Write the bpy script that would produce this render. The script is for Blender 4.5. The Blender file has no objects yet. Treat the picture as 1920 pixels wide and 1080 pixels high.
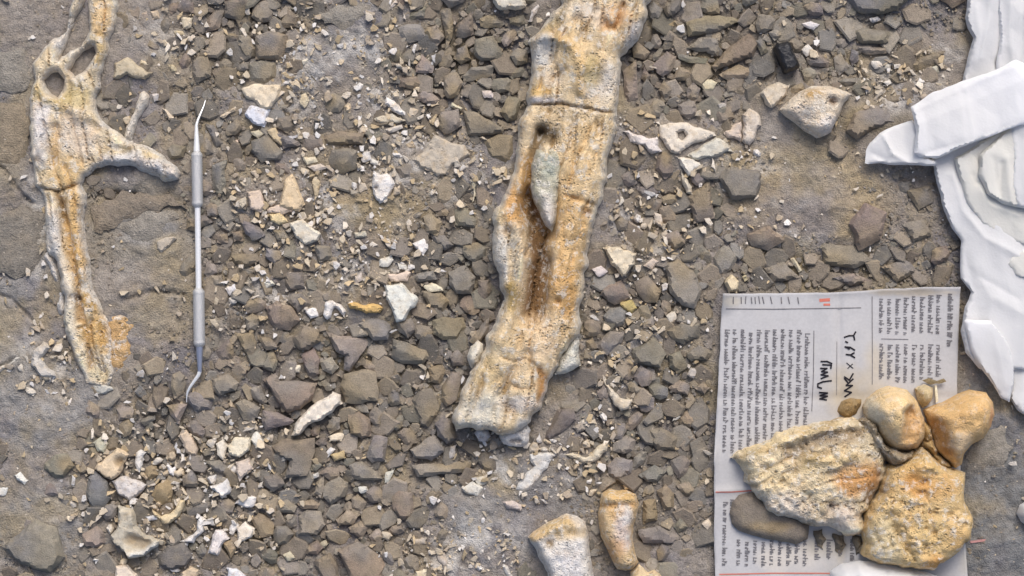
import bpy, math, random
import numpy as np
from mathutils import Vector
from mathutils.geometry import delaunay_2d_cdt

R = random.Random(11)
NR = np.random.default_rng(11)
S = 0.0003                      # metres of ground per photo pixel
scene = bpy.context.scene
col = scene.collection

# ------------------------------------------------------------------ camera, sky, sun, exposure
cam = bpy.data.cameras.new('camera')
cam.sensor_width = 36.0
CAM_H = 1.6
cam.lens = 36.0 * CAM_H / (1920 * S)
cam.clip_start = 0.05
cam.clip_end = 500.0
camo = bpy.data.objects.new('camera', cam)
col.objects.link(camo)
camo.location = (0, 0, CAM_H)
scene.camera = camo

SUN_EL, SUN_AZ = 50.0, 12.0
w = bpy.data.worlds.new('World')
scene.world = w
w.use_nodes = True
nt = w.node_tree
bg = nt.nodes['Background']
sky = nt.nodes.new('ShaderNodeTexSky')
sky.sky_type = 'NISHITA'
sky.sun_disc = False
sky.sun_elevation = math.radians(SUN_EL)
sky.sun_rotation = math.radians(SUN_AZ)
sky.dust_density = 4.0
sky.air_density = 0.8
nt.links.new(sky.outputs[0], bg.inputs['Color'])
bg.inputs['Strength'].default_value = 0.13
sl = bpy.data.lights.new('sun', 'SUN')
sl.energy = 1.5
sl.angle = math.radians(24)
sl.color = (1.0, 0.965, 0.93)
so = bpy.data.objects.new('sun', sl)
col.objects.link(so)
so.rotation_euler = (math.radians(-(90 - SUN_EL)), 0, math.radians(-SUN_AZ))
so.location = (0, 2, 3)
vs = scene.view_settings
vs.view_transform = 'Standard'
vs.look = 'None'
vs.gamma = 1.0
vs.exposure = 0.42

# ------------------------------------------------------------------ helpers
def lin(c):
    c = np.asarray(c, float) / 255.0
    return np.where(c <= 0.04045, c / 12.92, ((c + 0.055) / 1.055) ** 2.4)

def X(px): return (np.asarray(px, float) - 960.0) * S
def Y(py): return (540.0 - np.asarray(py, float)) * S

_tab = NR.random((512, 512))
def vnoise(x, y, seed=0):
    x = np.asarray(x, float) + seed * 37.17
    y = np.asarray(y, float) + seed * 91.31
    xi = np.floor(x).astype(int); yi = np.floor(y).astype(int)
    fx = x - xi; fy = y - yi
    fx = fx * fx * (3 - 2 * fx); fy = fy * fy * (3 - 2 * fy)
    a = _tab[xi % 512, yi % 512]; b = _tab[(xi + 1) % 512, yi % 512]
    c = _tab[xi % 512, (yi + 1) % 512]; d = _tab[(xi + 1) % 512, (yi + 1) % 512]
    return (a * (1 - fx) + b * fx) * (1 - fy) + (c * (1 - fx) + d * fx) * fy

def fbm(x, y, scale, octv=4, seed=0, gain=0.5):
    x = np.asarray(x, float) / scale; y = np.asarray(y, float) / scale
    s = 0; a = 1.0; t = 0
    for i in range(octv):
        s = s + a * (vnoise(x, y, seed + i) - 0.5); t += a
        x = x * 2.03; y = y * 2.03; a *= gain
    return s / t * 2           # about -1..1

def facet_noise(x, y, cell, seed=0):
    """piecewise-linear noise: flat facets meeting in creases, as in crumpled paper"""
    x = np.asarray(x, float); y = np.asarray(y, float)
    wx = x + .22 * cell * fbm(x, y, cell * 1.7, 2, seed + 1); wy = y + .22 * cell * fbm(x, y, cell * 1.7, 2, seed + 5)
    u = (wx * .83 + wy * .56) / cell + seed * 3.7; w_ = (-wx * .56 + wy * .83) / cell + seed * 1.9
    i = np.floor(u).astype(int); j = np.floor(w_).astype(int); f_ = u - i; g_ = w_ - j
    H_ = lambda a, b: _tab[a % 512, b % 512]
    h00, h10, h01, h11 = H_(i, j), H_(i + 1, j), H_(i, j + 1), H_(i + 1, j + 1)
    return np.where(f_ > g_, h00 + (h10 - h00) * f_ + (h11 - h10) * g_, h00 + (h01 - h00) * g_ + (h11 - h01) * f_) * 2 - 1

def inside(poly, x, y):
    p = np.asarray(poly, float); n = len(p)
    r = np.zeros(np.shape(x), bool)
    j = n - 1
    for i in range(n):
        xi, yi = p[i]; xj, yj = p[j]
        if yi != yj:
            c = ((yi > y) != (yj > y)) & (x < (xj - xi) * (y - yi) / (yj - yi) + xi)
            r ^= c
        j = i
    return r

def segdist(pts, x, y, closed=True, attr=None):
    p = np.asarray(pts, float)[:, :2]
    n = len(p); best = np.full(np.shape(x), 1e9); av = np.zeros(np.shape(x) + ((attr.shape[1],) if attr is not None else ()))
    for i in range(n if closed else n - 1):
        a = p[i]; b = p[(i + 1) % n]; d = b - a; L = max(float(d @ d), 1e-9)
        t = np.clip(((x - a[0]) * d[0] + (y - a[1]) * d[1]) / L, 0, 1)
        q = np.hypot(x - a[0] - t * d[0], y - a[1] - t * d[1])
        m = q < best
        best = np.where(m, q, best)
        if attr is not None:
            v = attr[i] + t[:, None] * (attr[(i + 1) % n] - attr[i])
            av = np.where(m[:, None], v, av)
    return (best, av) if attr is not None else best

# zones of the ground, in photo pixels: (cx, cy, rx, ry, weight)
DENSE = [(450, 60, 110, 90, 1), (880, 130, 130, 140, 1), (640, 760, 260, 150, 1), (340, 900, 200, 150, 1), (600, 980, 220, 110, 1),
         (860, 520, 90, 130, .9), (1300, 90, 170, 110, 1), (1220, 800, 130, 190, 1), (1200, 560, 130, 90, .8), (1600, 90, 150, 90, .8),
         (470, 470, 110, 90, .7), (1250, 400, 130, 90, .7), (500, 270, 90, 60, .6), (1500, 510, 260, 50, .5), (800, 860, 120, 70, .8), (1260, 1000, 90, 60, .6)]
BARE = [(40, 480, 110, 480, 1), (270, 520, 90, 190, 1), (260, 340, 90, 30, 1), (1500, 380, 170, 100, .9), (950, 960, 90, 90, .8), (1880, 900, 110, 220, 1),
        (690, 400, 100, 60, .7), (640, 90, 100, 80, .45), (60, 760, 110, 90, .9), (1640, 230, 60, 40, .8), (1740, 120, 60, 90, .5), (1010, 930, 100, 50, .8),
        (1290, 1050, 70, 40, .7), (130, 990, 90, 60, .5), (90, 30, 90, 60, .7)]
def zone(zs, x, y):
    v = np.zeros(np.shape(x))
    for cx, cy, rx, ry, k in zs:
        v = np.maximum(v, k * np.clip(1.6 - 1.2 * np.hypot((x - cx) / rx, (y - cy) / ry), 0, 1))
    return v

def gz(x, y):
    """ground height in millimetres"""
    x = np.asarray(x, float); y = np.asarray(y, float)
    r = np.hypot((x - 960) / 1400, (y - 540) / 1000)
    z = 5.0 * fbm(x, y, 420, 3, 3) + 2.0 * fbm(x, y, 90, 3, 9)
    z = z - 3.0 * zone(DENSE, x, y) + 1.5 * zone(BARE, x, y)
    st = fbm(x + 0.6 * y, y * 1.7, 130, 3, 21)          # small ledges of bedded rock where it lies bare
    z = z + zone(BARE, x, y) * 3.6 * (np.floor(st * 4.5 + .25 * fbm(x, y, 40, 3, 23)) / 4.5)
    return z * np.clip(2.2 - r, 0.15, 1) + np.clip(r - 2, 0, 1e9) ** 0.7 * 20 * fbm(x, y, 9000, 3, 5)

def gz1(x, y): return float(gz(np.array([x]), np.array([y]))[0])

def mesh_obj(name, v, f, mat, parent=None, colr=None, smooth=False, sharp=None):
    me = bpy.data.meshes.new(name)
    v = np.asarray(v, float)
    org = np.array([(v[:, 0].min() + v[:, 0].max()) / 2, (v[:, 1].min() + v[:, 1].max()) / 2, v[:, 2].min()])
    v = (v - org).astype(np.float32)
    if isinstance(f, np.ndarray) and f.ndim == 2:
        k = f.shape[1]; nf = len(f)
        me.vertices.add(len(v)); me.vertices.foreach_set('co', v.ravel())
        me.loops.add(nf * k); me.loops.foreach_set('vertex_index', f.astype(np.int32).ravel())
        me.polygons.add(nf); me.polygons.foreach_set('loop_start', np.arange(0, nf * k, k, dtype=np.int32))
        me.update(calc_edges=True)
    else:
        me.from_pydata([tuple(map(float, p)) for p in v], [], [tuple(map(int, q)) for q in f])
        me.update()
    me.polygons.foreach_set('use_smooth', np.full(len(me.polygons), bool(smooth)))
    if colr is not None:
        a = me.color_attributes.new('Col', 'FLOAT_COLOR', 'POINT')
        c = np.ones((len(v), 4), np.float32); c[:, :3] = colr
        a.data.foreach_set('color', c.ravel())
    if sharp: me.set_sharp_from_angle(angle=math.radians(sharp))
    me.materials.append(mat)
    o = bpy.data.objects.new(name, me)
    col.objects.link(o)
    o.location = org
    if parent is not None:
        o.parent = parent
        o.location = Vector(org) - parent.location
    return o

def tag(o, label=None, cat=None, group=None, kind=None):
    if label: o['label'] = label
    if cat: o['category'] = cat
    if group: o['group'] = group
    if kind: o['kind'] = kind
    return o

def empty(name, px, py, z=0.0):
    o = bpy.data.objects.new(name, None)
    col.objects.link(o)
    o.empty_display_size = 0.01
    o.location = (float(X(px)), float(Y(py)), z)
    return o

# ------------------------------------------------------------------ materials
def newmat(name):
    m = bpy.data.materials.new(name); m.use_nodes = True
    t = m.node_tree; b = t.nodes['Principled BSDF']
    b.inputs['Roughness'].default_value = 0.9
    b.inputs['Specular IOR Level'].default_value = 0.25
    return m, t, b

class N:
    def __init__(s, t): s.t = t
    def n(s, kind, **kw):
        nd = s.t.nodes.new(kind)
        for k, v in kw.items():
            if hasattr(nd, k): setattr(nd, k, v)
            else: nd.inputs[k.replace('_', ' ')].default_value = v
        return nd
    def l(s, a, b): s.t.links.new(a, b)

def earthy(name, attr=True, base=(.2, .16, .12), stain=(.26, .18, .09), s1=60, s2=420, s3=1500, stainamt=.35, lo=.72, hi=1.25, bump=.5, bdist=.0012, pits=0.0, pitscale=500, pitcol=(.09, .065, .04), rough=.92, speck=0.0, crust=0.0, dirt=0.0):
    m, t, b = newmat(name); g = N(t)
    geo = g.n('ShaderNodeNewGeometry')
    pos = geo.outputs['Position']
    if attr:
        at = g.n('ShaderNodeVertexColor', layer_name='Col'); c = at.outputs['Color']
    else:
        rg = g.n('ShaderNodeRGB'); rg.outputs[0].default_value = (*base, 1); c = rg.outputs[0]
    def noise(sc, det=4, rgh=.6):
        q = g.n('ShaderNodeTexNoise'); q.inputs['Scale'].default_value = sc; q.inputs['Detail'].default_value = det; q.inputs['Roughness'].default_value = rgh
        g.l(pos, q.inputs['Vector']); return q.outputs['Fac']
    def ramp(f, a, bb, c0=0, c1=1):
        r = g.n('ShaderNodeMapRange'); r.inputs['From Min'].default_value = a; r.inputs['From Max'].default_value = bb
        r.inputs['To Min'].default_value = c0; r.inputs['To Max'].default_value = c1; g.l(f, r.inputs['Value']); return r.outputs[0]
    def mix(f, a, bb, mode='MIX'):
        q = g.n('ShaderNodeMix', data_type='RGBA', blend_type=mode)
        if isinstance(f, (int, float)): q.inputs[0].default_value = f
        else: g.l(f, q.inputs[0])
        for i, v in ((6, a), (7, bb)):
            if isinstance(v, tuple): q.inputs[i].default_value = (*v, 1)
            else: g.l(v, q.inputs[i])
        return q.outputs[2]
    n1, n2, n3 = noise(s1, 5), noise(s2, 5), noise(s3, 3)
    c = mix(ramp(n1, .48, .72, 0, stainamt), c, stain)
    if crust > 0:
        nz = noise(190, 8, .72); c = mix(ramp(nz, .52, .6, 0, crust), c, tuple(lin((218, 213, 203))))
    if dirt > 0:
        nz = noise(280, 8, .75); c = mix(ramp(nz, .55, .66, 0, dirt), c, tuple(lin((140, 116, 78))))
    comb = g.n('ShaderNodeMath', operation='ADD'); g.l(n2, comb.inputs[0]); g.l(n3, comb.inputs[1])
    val = ramp(comb.outputs[0], .7, 1.3, lo, hi)
    vv = g.n('ShaderNodeCombineXYZ')
    for i in range(3): g.l(val, vv.inputs[i])
    c = mix(1.0, c, vv.outputs[0], 'MULTIPLY')
    hgt = comb.outputs[0]
    if pits > 0:
        vo = g.n('ShaderNodeTexVoronoi'); vo.inputs['Scale'].default_value = pitscale; g.l(pos, vo.inputs['Vector'])
        pm = ramp(vo.outputs['Distance'], .12, .42, 1, 0)
        pm2 = ramp(noise(pitscale * .22, 3), .47, .6, 0, 1)
        ml = g.n('ShaderNodeMath', operation='MULTIPLY'); g.l(pm, ml.inputs[0]); g.l(pm2, ml.inputs[1])
        mk = g.n('ShaderNodeMath', operation='MULTIPLY'); g.l(ml.outputs[0], mk.inputs[0]); mk.inputs[1].default_value = pits
        c = mix(mk.outputs[0], c, pitcol)
        sb = g.n('ShaderNodeMath', operation='SUBTRACT'); g.l(hgt, sb.inputs[0]); g.l(ml.outputs[0], sb.inputs[1]); hgt = sb.outputs[0]
    if speck > 0:
        vo = g.n('ShaderNodeTexVoronoi'); vo.inputs['Scale'].default_value = 330; g.l(pos, vo.inputs['Vector'])
        pm = ramp(vo.outputs['Distance'], .1, .22, 1, 0)
        sp = g.n('ShaderNodeSeparateColor'); g.l(vo.outputs['Color'], sp.inputs[0])
        pk = ramp(sp.outputs[0], .82, .9, 0, speck)
        ml = g.n('ShaderNodeMath', operation='MULTIPLY'); g.l(pm, ml.inputs[0]); g.l(pk, ml.inputs[1])
        c = mix(ml.outputs[0], c, (.5, .44, .36))
    g.l(c, b.inputs['Base Color'])
    bp = g.n('ShaderNodeBump'); bp.inputs['Strength'].default_value = bump; bp.inputs['Distance'].default_value = bdist
    g.l(hgt, bp.inputs['Height']); g.l(bp.outputs[0], b.inputs['Normal'])
    b.inputs['Roughness'].default_value = rough
    return m

M = {}
M['soil'] = earthy('soil', s1=45, s2=260, s3=1100, stain=tuple(lin((146, 132, 110))), stainamt=.45, lo=.74, hi=1.42, bump=.8, bdist=.0018, speck=.8)
M['stone'] = earthy('stone', s1=95, s2=230, s3=1300, stain=tuple(lin((138, 127, 106))), stainamt=.5, lo=.84, hi=1.36, bump=.6, bdist=.0012)
M['bone'] = earthy('fossil_bone', s1=110, s2=380, s3=1400, stain=tuple(lin((196, 156, 96))), stainamt=.32, lo=.94, hi=1.36, bump=.9, bdist=.002, pits=.3, pitscale=520, crust=.66, dirt=.32, pitcol=tuple(lin((104, 86, 60))))
M['smoothbone'] = earthy('worn_bone', s1=80, s2=300, s3=1200, stain=tuple(lin((198, 150, 96))), stainamt=.4, lo=.84, hi=1.16, bump=.6, bdist=.0012, rough=.85, crust=.25, dirt=.3, pits=.2, pitscale=500, pitcol=tuple(lin((140, 110, 70))))
M['chipbone'] = earthy('bone_chip', s1=140, s2=420, s3=1500, stain=tuple(lin((196, 170, 130))), stainamt=.4, lo=.82, hi=1.13, bump=.45, bdist=.0009, pits=.3, pitscale=600, pitcol=tuple(lin((150, 132, 105))), dirt=.28)

def plain(name, rgb, rough=.8, metal=0.0, spec=.3, bump=0, bs=300, var=0):
    m, t, b = newmat(name); g = N(t)
    b.inputs['Base Color'].default_value = (*lin(rgb), 1)
    b.inputs['Roughness'].default_value = rough; b.inputs['Metallic'].default_value = metal; b.inputs['Specular IOR Level'].default_value = spec
    geo = g.n('ShaderNodeNewGeometry'); q = g.n('ShaderNodeTexNoise'); q.inputs['Scale'].default_value = bs; q.inputs['Detail'].default_value = 4
    g.l(geo.outputs['Position'], q.inputs['Vector'])
    if var:
        mx = g.n('ShaderNodeMix', data_type='RGBA'); g.l(q.outputs['Fac'], mx.inputs[0])
        mx.inputs[6].default_value = (*(lin(rgb) * (1 - var)), 1); mx.inputs[7].default_value = (*np.minimum(lin(rgb) * (1 + var), .92), 1)
        g.l(mx.outputs[2], b.inputs['Base Color'])
    if bump:
        bp = g.n('ShaderNodeBump'); bp.inputs['Strength'].default_value = bump; bp.inputs['Distance'].default_value = .001
        g.l(q.outputs['Fac'], bp.inputs['Height']); g.l(bp.outputs[0], b.inputs['Normal'])
    return m
M['steel'] = plain('brushed_steel', (240, 239, 235), .26, .35, .5, .15, 900, .08)
M['knurl'] = plain('knurled_steel', (186, 186, 185), .42, .4, .5, .5, 2600, .18)
M['steelreflect'] = plain('steel_blue_reflection', (150, 156, 172), .35, .6, .5)  # plain steel, its blue reflection put into the base colour
M['black'] = plain('black_plastic', (26, 27, 31), .45, 0, .5, .6, 500, .3)
M['paper'] = earthy('newsprint', s1=30, s2=120, s3=700, stainamt=.12, stain=tuple(lin((190, 180, 160))), lo=.9, hi=1.03, bump=.06, bdist=.001)
M['ink'] = plain('printing_ink', (112, 110, 112), .9, 0, .1, 0, 700, .5)
M['pen'] = plain('pen_ink', (34, 32, 38), .7, 0, .2, 0, 700, .3)
M['redink'] = plain('red_ink', (196, 116, 100), .9, 0, .1, 0, 500, .2)
M['picture'] = plain('printed_picture', (136, 128, 117), .9, 0, .1, 0, 120, .4)
M['dirt'] = plain('dirt_smear', (168, 150, 122), .95, 0, .1, .3, 400, .3)
M['dry'] = plain('dry_stalk', (196, 186, 160), .9, 0, .2, .3, 500, .15)
M['pink'] = plain('pink_thread', (176, 132, 128), .9, 0, .2, .3, 500, .15)
mt, t_, b_ = newmat('tissue_paper'); M['tissue'] = mt
b_.inputs['Base Color'].default_value = (.8, .8, .81, 1); b_.inputs['Roughness'].default_value = .95
b_.inputs['Subsurface Weight'].default_value = .45; b_.inputs['Subsurface Radius'].default_value = (.006, .006, .007); b_.inputs['Subsurface Scale'].default_value = 1.0
g_ = N(t_); ge = g_.n('ShaderNodeNewGeometry'); q_ = g_.n('ShaderNodeTexNoise'); q_.inputs['Scale'].default_value = 700; q_.inputs['Detail'].default_value = 5
g_.l(ge.outputs['Position'], q_.inputs['Vector']); bp_ = g_.n('ShaderNodeBump'); bp_.inputs['Strength'].default_value = .1; bp_.inputs['Distance'].default_value = .002
g_.l(q_.outputs['Fac'], bp_.inputs['Height']); g_.l(bp_.outputs[0], b_.inputs['Normal'])

M['tissue_cream'] = M['tissue'].copy(); M['tissue_cream'].name = 'cream_tissue_paper'
M['tissue_cream'].node_tree.nodes['Principled BSDF'].inputs['Base Color'].default_value = (.79, .775, .72, 1)

# ------------------------------------------------------------------ ground: one sheet, fine under the camera, coarse to the horizon
def axis(a, b, step, far):
    c = np.arange(a, b + step, step); k = []
    d, x = step, 0.0
    while x < far:
        d *= 1.35; x += d; k.append(x)
    k = np.array(k)
    return np.concatenate([(a - k)[::-1], c, c[-1] + k])
gx = axis(-240, 2160, 3.8, 700000)
gy = axis(-220, 1300, 3.8, 700000)
GX, GY = np.meshgrid(gx, gy)
fx, fy = GX.ravel(), GY.ravel()
near = (fx > -300) & (fx < 2220) & (fy > -280) & (fy < 1360)
z = gz(fx, fy)
z = z + np.where(near, 1.1 * fbm(fx, fy, 16, 3, 31) + 0.5 * fbm(fx, fy, 6, 2, 33), 0)
z = z + np.where(near, 2.6 * fbm(fx, fy, 95, 4, 35) + 1.0 * zone(BARE, fx, fy) + .4, 0)      # silt drifted over and between the chips
z = z - np.where(near, 2.6 * zone(DENSE, fx, fy), 0)      # hollow under the piled chips
# cracks in the bare rock at the left
for line in ([(-40, 290), (8, 318), (30, 348), (48, 372), (60, 380)], [(150, 372), (200, 360), (262, 366)], [(0, 690), (30, 672)], [(240, 560), (290, 545), (345, 552)], [(60, 600), (20, 560), (-20, 548)]):
    d = segdist(line, fx, fy, closed=False)
    z = z - 3.0 * np.exp(-(d / 4.0) ** 2)
soilc = lin((143, 133, 121)) * np.ones((len(fx), 3))
def paint(c, x, y, zs, rgb, amt=1.0, warp=.35):
    wz = np.zeros(len(x))
    for cx, cy, rx, ry in zs:
        q = 1.35 - np.hypot((x - cx) / rx, (y - cy) / ry) + warp * fbm(x, y, 60, 3, 77)
        wz = np.maximum(wz, np.clip(q * 2.2, 0, 1))
    return c + (lin(rgb) - c) * (wz * amt)[:, None]
soilc = paint(soilc, fx, fy, [(40, 330, 90, 160), (50, 620, 100, 80), (270, 420, 100, 80)], (138, 129, 114), .9)
soilc = paint(soilc, fx, fy, [(1500, 370, 150, 80), (680, 410, 110, 50)], (160, 142, 112), .95)
soilc = paint(soilc, fx, fy, [(40, 520, 80, 60), (60, 760, 110, 80), (90, 1000, 110, 60), (280, 430, 60, 30)], (140, 135, 128), .9)
soilc = paint(soilc, fx, fy, [(960, 950, 100, 80), (1050, 930, 60, 40), (690, 60, 90, 60)], (130, 126, 121), .9)
soilc = paint(soilc, fx, fy, [(1880, 900, 120, 220)], (116, 115, 112), .95)
soilc = paint(soilc, fx, fy, [(450, 60, 100, 70), (600, 760, 260, 150), (340, 900, 170, 130), (880, 130, 120, 130), (1250, 90, 170, 100), (1220, 800, 120, 180)], (116, 108, 98), .8)
soilc = paint(soilc, fx, fy, [(1500, 520, 200, 30), (1640, 225, 60, 30)], (124, 112, 90), .8)
HOT = [(640, 120, 170, 130, 1), (720, 250, 160, 120, 1), (560, 380, 130, 90, 1), (650, 480, 160, 90, .8), (340, 920, 190, 150, 1), (460, 850, 80, 80, 1), (1230, 420, 80, 90, .9), (1210, 580, 90, 70, .8), (1660, 150, 60, 60, 1), (1770, 130, 50, 50, .8), (850, 1030, 120, 60, 1), (900, 330, 70, 60, .8),
       (1380, 320, 90, 50, .6), (340, 60, 80, 70, .6), (800, 720, 60, 50, .5), (960, 880, 110, 60, 1), (1100, 840, 90, 60, 1), (1290, 700, 60, 60, .4), (90, 690, 60, 60, 1), (1160, 700, 60, 70, .9), (480, 560, 90, 60, .6), (1450, 420, 80, 50, .5), (1180, 260, 60, 60, .7), (80, 420, 40, 110, .7)]
mo = np.clip(fbm(fx, fy, 85, 4, 83) * 2.4, 0, 1); soilc = soilc + (lin((128, 122, 121)) - soilc) * (.7 * mo)[:, None]
mo = np.clip(fbm(fx, fy, 70, 4, 85) * 2.4 - .1, 0, 1); soilc = soilc + (lin((152, 136, 106)) - soilc) * (.7 * mo)[:, None]
pw = np.clip(fbm(fx, fy, 46, 5, 87, .66) * 2.6 + .12, 0, 1) * np.clip(zone(HOT, fx, fy) + .12, 0, 1)      # chalky bone powder trodden into the soil
soilc = soilc + (lin((196, 189, 178)) - soilc) * (.8 * pw)[:, None]
soilc = soilc * np.array([.95, .985, 1.04])
v = np.stack([X(fx), Y(fy), z / 1000], 1)
nx, ny = len(gx), len(gy)
ii = (np.arange(ny - 1)[:, None] * nx + np.arange(nx - 1)[None, :]).ravel()
f = np.stack([ii, ii + nx, ii + nx + 1, ii + 1], 1)
ground = mesh_obj('ground', v, f, M['soil'], colr=soilc, smooth=True)
tag(ground, kind='structure')

# ------------------------------------------------------------------ occupancy raster (photo pixels) so that things do not run through each other
OC = 3
OX0, OY0, OW, OH = -300, -260, 840, 540
occ = np.zeros((OH, OW), np.int8)       # 1 = covered by a placed thing
oxs = OX0 + OC * (np.arange(OW) + .5); oys = OY0 + OC * (np.arange(OH) + .5)
def rast(poly, val=1, test=False):
    p = np.asarray(poly, float)
    x0 = max(int((p[:, 0].min() - OX0) // OC), 0); x1 = min(int((p[:, 0].max() - OX0) // OC) + 1, OW)
    y0 = max(int((p[:, 1].min() - OY0) // OC), 0); y1 = min(int((p[:, 1].max() - OY0) // OC) + 1, OH)
    if x1 <= x0 or y1 <= y0: return 1.0
    gx_, gy_ = np.meshgrid(oxs[x0:x1], oys[y0:y1])
    m = inside(p, gx_, gy_)
    if test:
        n = m.sum()
        return float((occ[y0:y1, x0:x1][m] > 0).sum() / n) if n else float(occ[(y0 + y1) // 2 % OH, (x0 + x1) // 2 % OW] > 0)
    occ[y0:y1, x0:x1][m] = val
def occ_at(x, y):
    i = np.clip(((np.asarray(x) - OX0) / OC).astype(int), 0, OW - 1); j = np.clip(((np.asarray(y) - OY0) / OC).astype(int), 0, OH - 1)
    return occ[j, i]

# ------------------------------------------------------------------ relief bodies: traced outline, rounded cross-section, own thickness
def resample(poly, step, jit, seed):
    p = np.asarray(poly, float); out = []
    for i in range(len(p)):
        a, b = p[i], p[(i + 1) % len(p)]
        L = np.hypot(*(b - a)); n = max(1, int(round(L / step)))
        for k in range(n):
            q = a + (b - a) * k / n
            nrm = np.array([b[1] - a[1], a[0] - b[0]]) / max(L, 1e-6)
            q = q + nrm * jit * fbm(np.array([q[0]]), np.array([q[1]]), 22, 3, seed)[0] * 2
            out.append(q)
    return np.array(out)

def relief(name, outline, H, edge=1.5, Rr=14, feats=(), blobs=(), base=(215, 200, 175), res=5.0, holes=(), lift=None, depth=4.0,
           rough=.7, nscale=14, jit=1.5, mat='bone', parent=None, tilt=(0, 0), prof=.5, seed=1, smooth=True, edgecol=None, facets=0, fold=False, crumple=0.0, soft=3, grain=None, calm=(), occupy=True, follow=False, sharp=50):
    ol = resample(outline, res * 1.1, jit, seed)
    hs = [resample(h, res, jit * .5, seed) for h in holes]
    x0, y0 = ol.min(0); x1, y1 = ol.max(0)
    gx_, gy_ = np.meshgrid(np.arange(x0, x1, res), np.arange(y0, y1, res * .87))
    gx_ = gx_ + (np.arange(gx_.shape[0]) % 2)[:, None] * res * .5
    px = gx_.ravel() + NR.uniform(-.15, .15, gx_.size) * res; py = gy_.ravel() + NR.uniform(-.15, .15, gx_.size) * res
    k = inside(ol, px, py) & (segdist(ol, px, py) > res * .55)
    for h in hs: k &= ~inside(h, px, py) & (segdist(h, px, py) > res * .5)
    pts = [ol]; edges = []; o0 = 0
    edges += [(i, (i + 1) % len(ol)) for i in range(len(ol))]; o0 = len(ol)
    for h in hs:
        edges += [(o0 + i, o0 + (i + 1) % len(h)) for i in range(len(h))]; pts.append(h); o0 += len(h)
    pts.append(np.stack([px[k], py[k]], 1))
    P = np.concatenate(pts)
    ctr = P.mean(0)
    res_ = delaunay_2d_cdt([Vector(q - ctr) for q in P], edges, [], 1, 1e-4)
    V = np.array([(q.x, q.y) for q in res_[0]]) + ctr
    T = np.array([t for t in res_[2] if len(t) == 3], int)
    cen = V[T].mean(1)
    kk = inside(ol, cen[:, 0], cen[:, 1])
    for h in hs: kk &= ~inside(h, cen[:, 0], cen[:, 1])
    T = T[kk]
    # orient: photo y is down, so flip to face +z in world
    a = V[T]; ar = (a[:, 1, 0] - a[:, 0, 0]) * (a[:, 2, 1] - a[:, 0, 1]) - (a[:, 2, 0] - a[:, 0, 0]) * (a[:, 1, 1] - a[:, 0, 1])
    T = np.where((ar > 0)[:, None], T[:, ::-1], T)
    x, y = V[:, 0], V[:, 1]
    d = segdist(ol, x, y)
    for h in hs: d = np.minimum(d, segdist(h, x, y))
    tt = np.clip(d / Rr, 0, 1)
    zz = edge + (H - edge) * (1 - (1 - tt) ** 2) ** prof
    if soft:                                   # round off the creases of the distance profile
        E = np.concatenate([T[:, [0, 1]], T[:, [1, 2]], T[:, [2, 0]]]); inn = d > res * .3
        cnt = np.zeros(len(V)); np.add.at(cnt, E[:, 0], 1); np.add.at(cnt, E[:, 1], 1)
        for _ in range(soft):
            sm_ = np.zeros(len(V)); np.add.at(sm_, E[:, 0], zz[E[:, 1]]); np.add.at(sm_, E[:, 1], zz[E[:, 0]])
            zz = np.where(inn, .35 * zz + .65 * sm_ / np.maximum(cnt, 1), zz)
    c = np.ones((len(V), 3)) * lin(base)
    for ft in feats:
        line, amp, wd = ft[0], ft[1], ft[2]
        dd = segdist(line, x, y, closed=False) if len(line) > 1 else np.hypot(x - line[0][0], y - line[0][1])
        dd = dd * (1 + .25 * fbm(x, y, 26, 2, seed + 40))
        zz = zz + amp * (np.exp(-dd / wd) if fold else np.exp(-(dd / wd) ** 2)) * np.minimum(1, tt * 1.6 + .15)
        if len(ft) > 3 and ft[3]:
            c = c + (lin(ft[3]) - c) * (np.exp(-(dd / (wd * 1.05)) ** 4) * (ft[4] if len(ft) > 4 else .8))[:, None]
    if grain:
        gd = np.array(grain[0], float); gd /= np.hypot(*gd); ua = x * gd[0] + y * gd[1]; va = -x * gd[1] + y * gd[0]
        va = va + 7 * fbm(x, y, 70, 2, seed + 50)
        g1 = fbm(ua * .13, va, 11, 4, seed + 51); g2 = np.abs(fbm(ua * .16, va, 30, 3, seed + 53, .55))
        zz = zz + grain[1] * (g1 - 1.0 * np.exp(-(g2 / .085) ** 2)) * (.35 + .65 * tt)
        c = c * (1 + .48 * g1)[:, None]
        c = c + (lin((132, 104, 62)) - c) * (np.exp(-(g2 / .06) ** 2) * .6)[:, None]
    cm_ = np.ones(len(x))
    for bx, by, rx, ry in calm: cm_ = np.minimum(cm_, np.clip(np.hypot((x - bx) / rx, (y - by) / ry) * 1.6 - .75 + .3 * fbm(x, y, 30, 2, seed + 9), .12, 1))
    for q in range(facets):
        th = R.uniform(0, 6.283); pr = (x - ctr[0]) * math.cos(th) + (y - ctr[1]) * math.sin(th)
        zz = np.minimum(zz, H * R.uniform(.35, .8) + (pr.max() - pr) * .3 * R.uniform(.35, 1.1))
    zz = zz + rough * cm_ * (fbm(x, y, nscale, 3, seed + 7) * (.3 + .7 * tt) - .6 * np.clip(fbm(x, y, nscale * .55, 2, seed + 17) - .25, 0, 1) * 2)
    if crumple:
        zz = zz + crumple * (1.25 + facet_noise(x, y, 88, seed) + .28 * facet_noise(x, y, 31, seed + 3)) * np.minimum(1, tt + .25)
    zz = zz + tilt[0] * (x - ctr[0]) + tilt[1] * (y - ctr[1])
    for bx, by, rx, ry, rgb, am in blobs:
        q = 1 - np.hypot((x - bx) / rx, (y - by) / ry) + .5 * fbm(x, y, 34, 4, seed + 3)
        c = c + (lin(rgb) - c) * (np.clip(q * 1.8, 0, 1) * am)[:, None]
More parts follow.
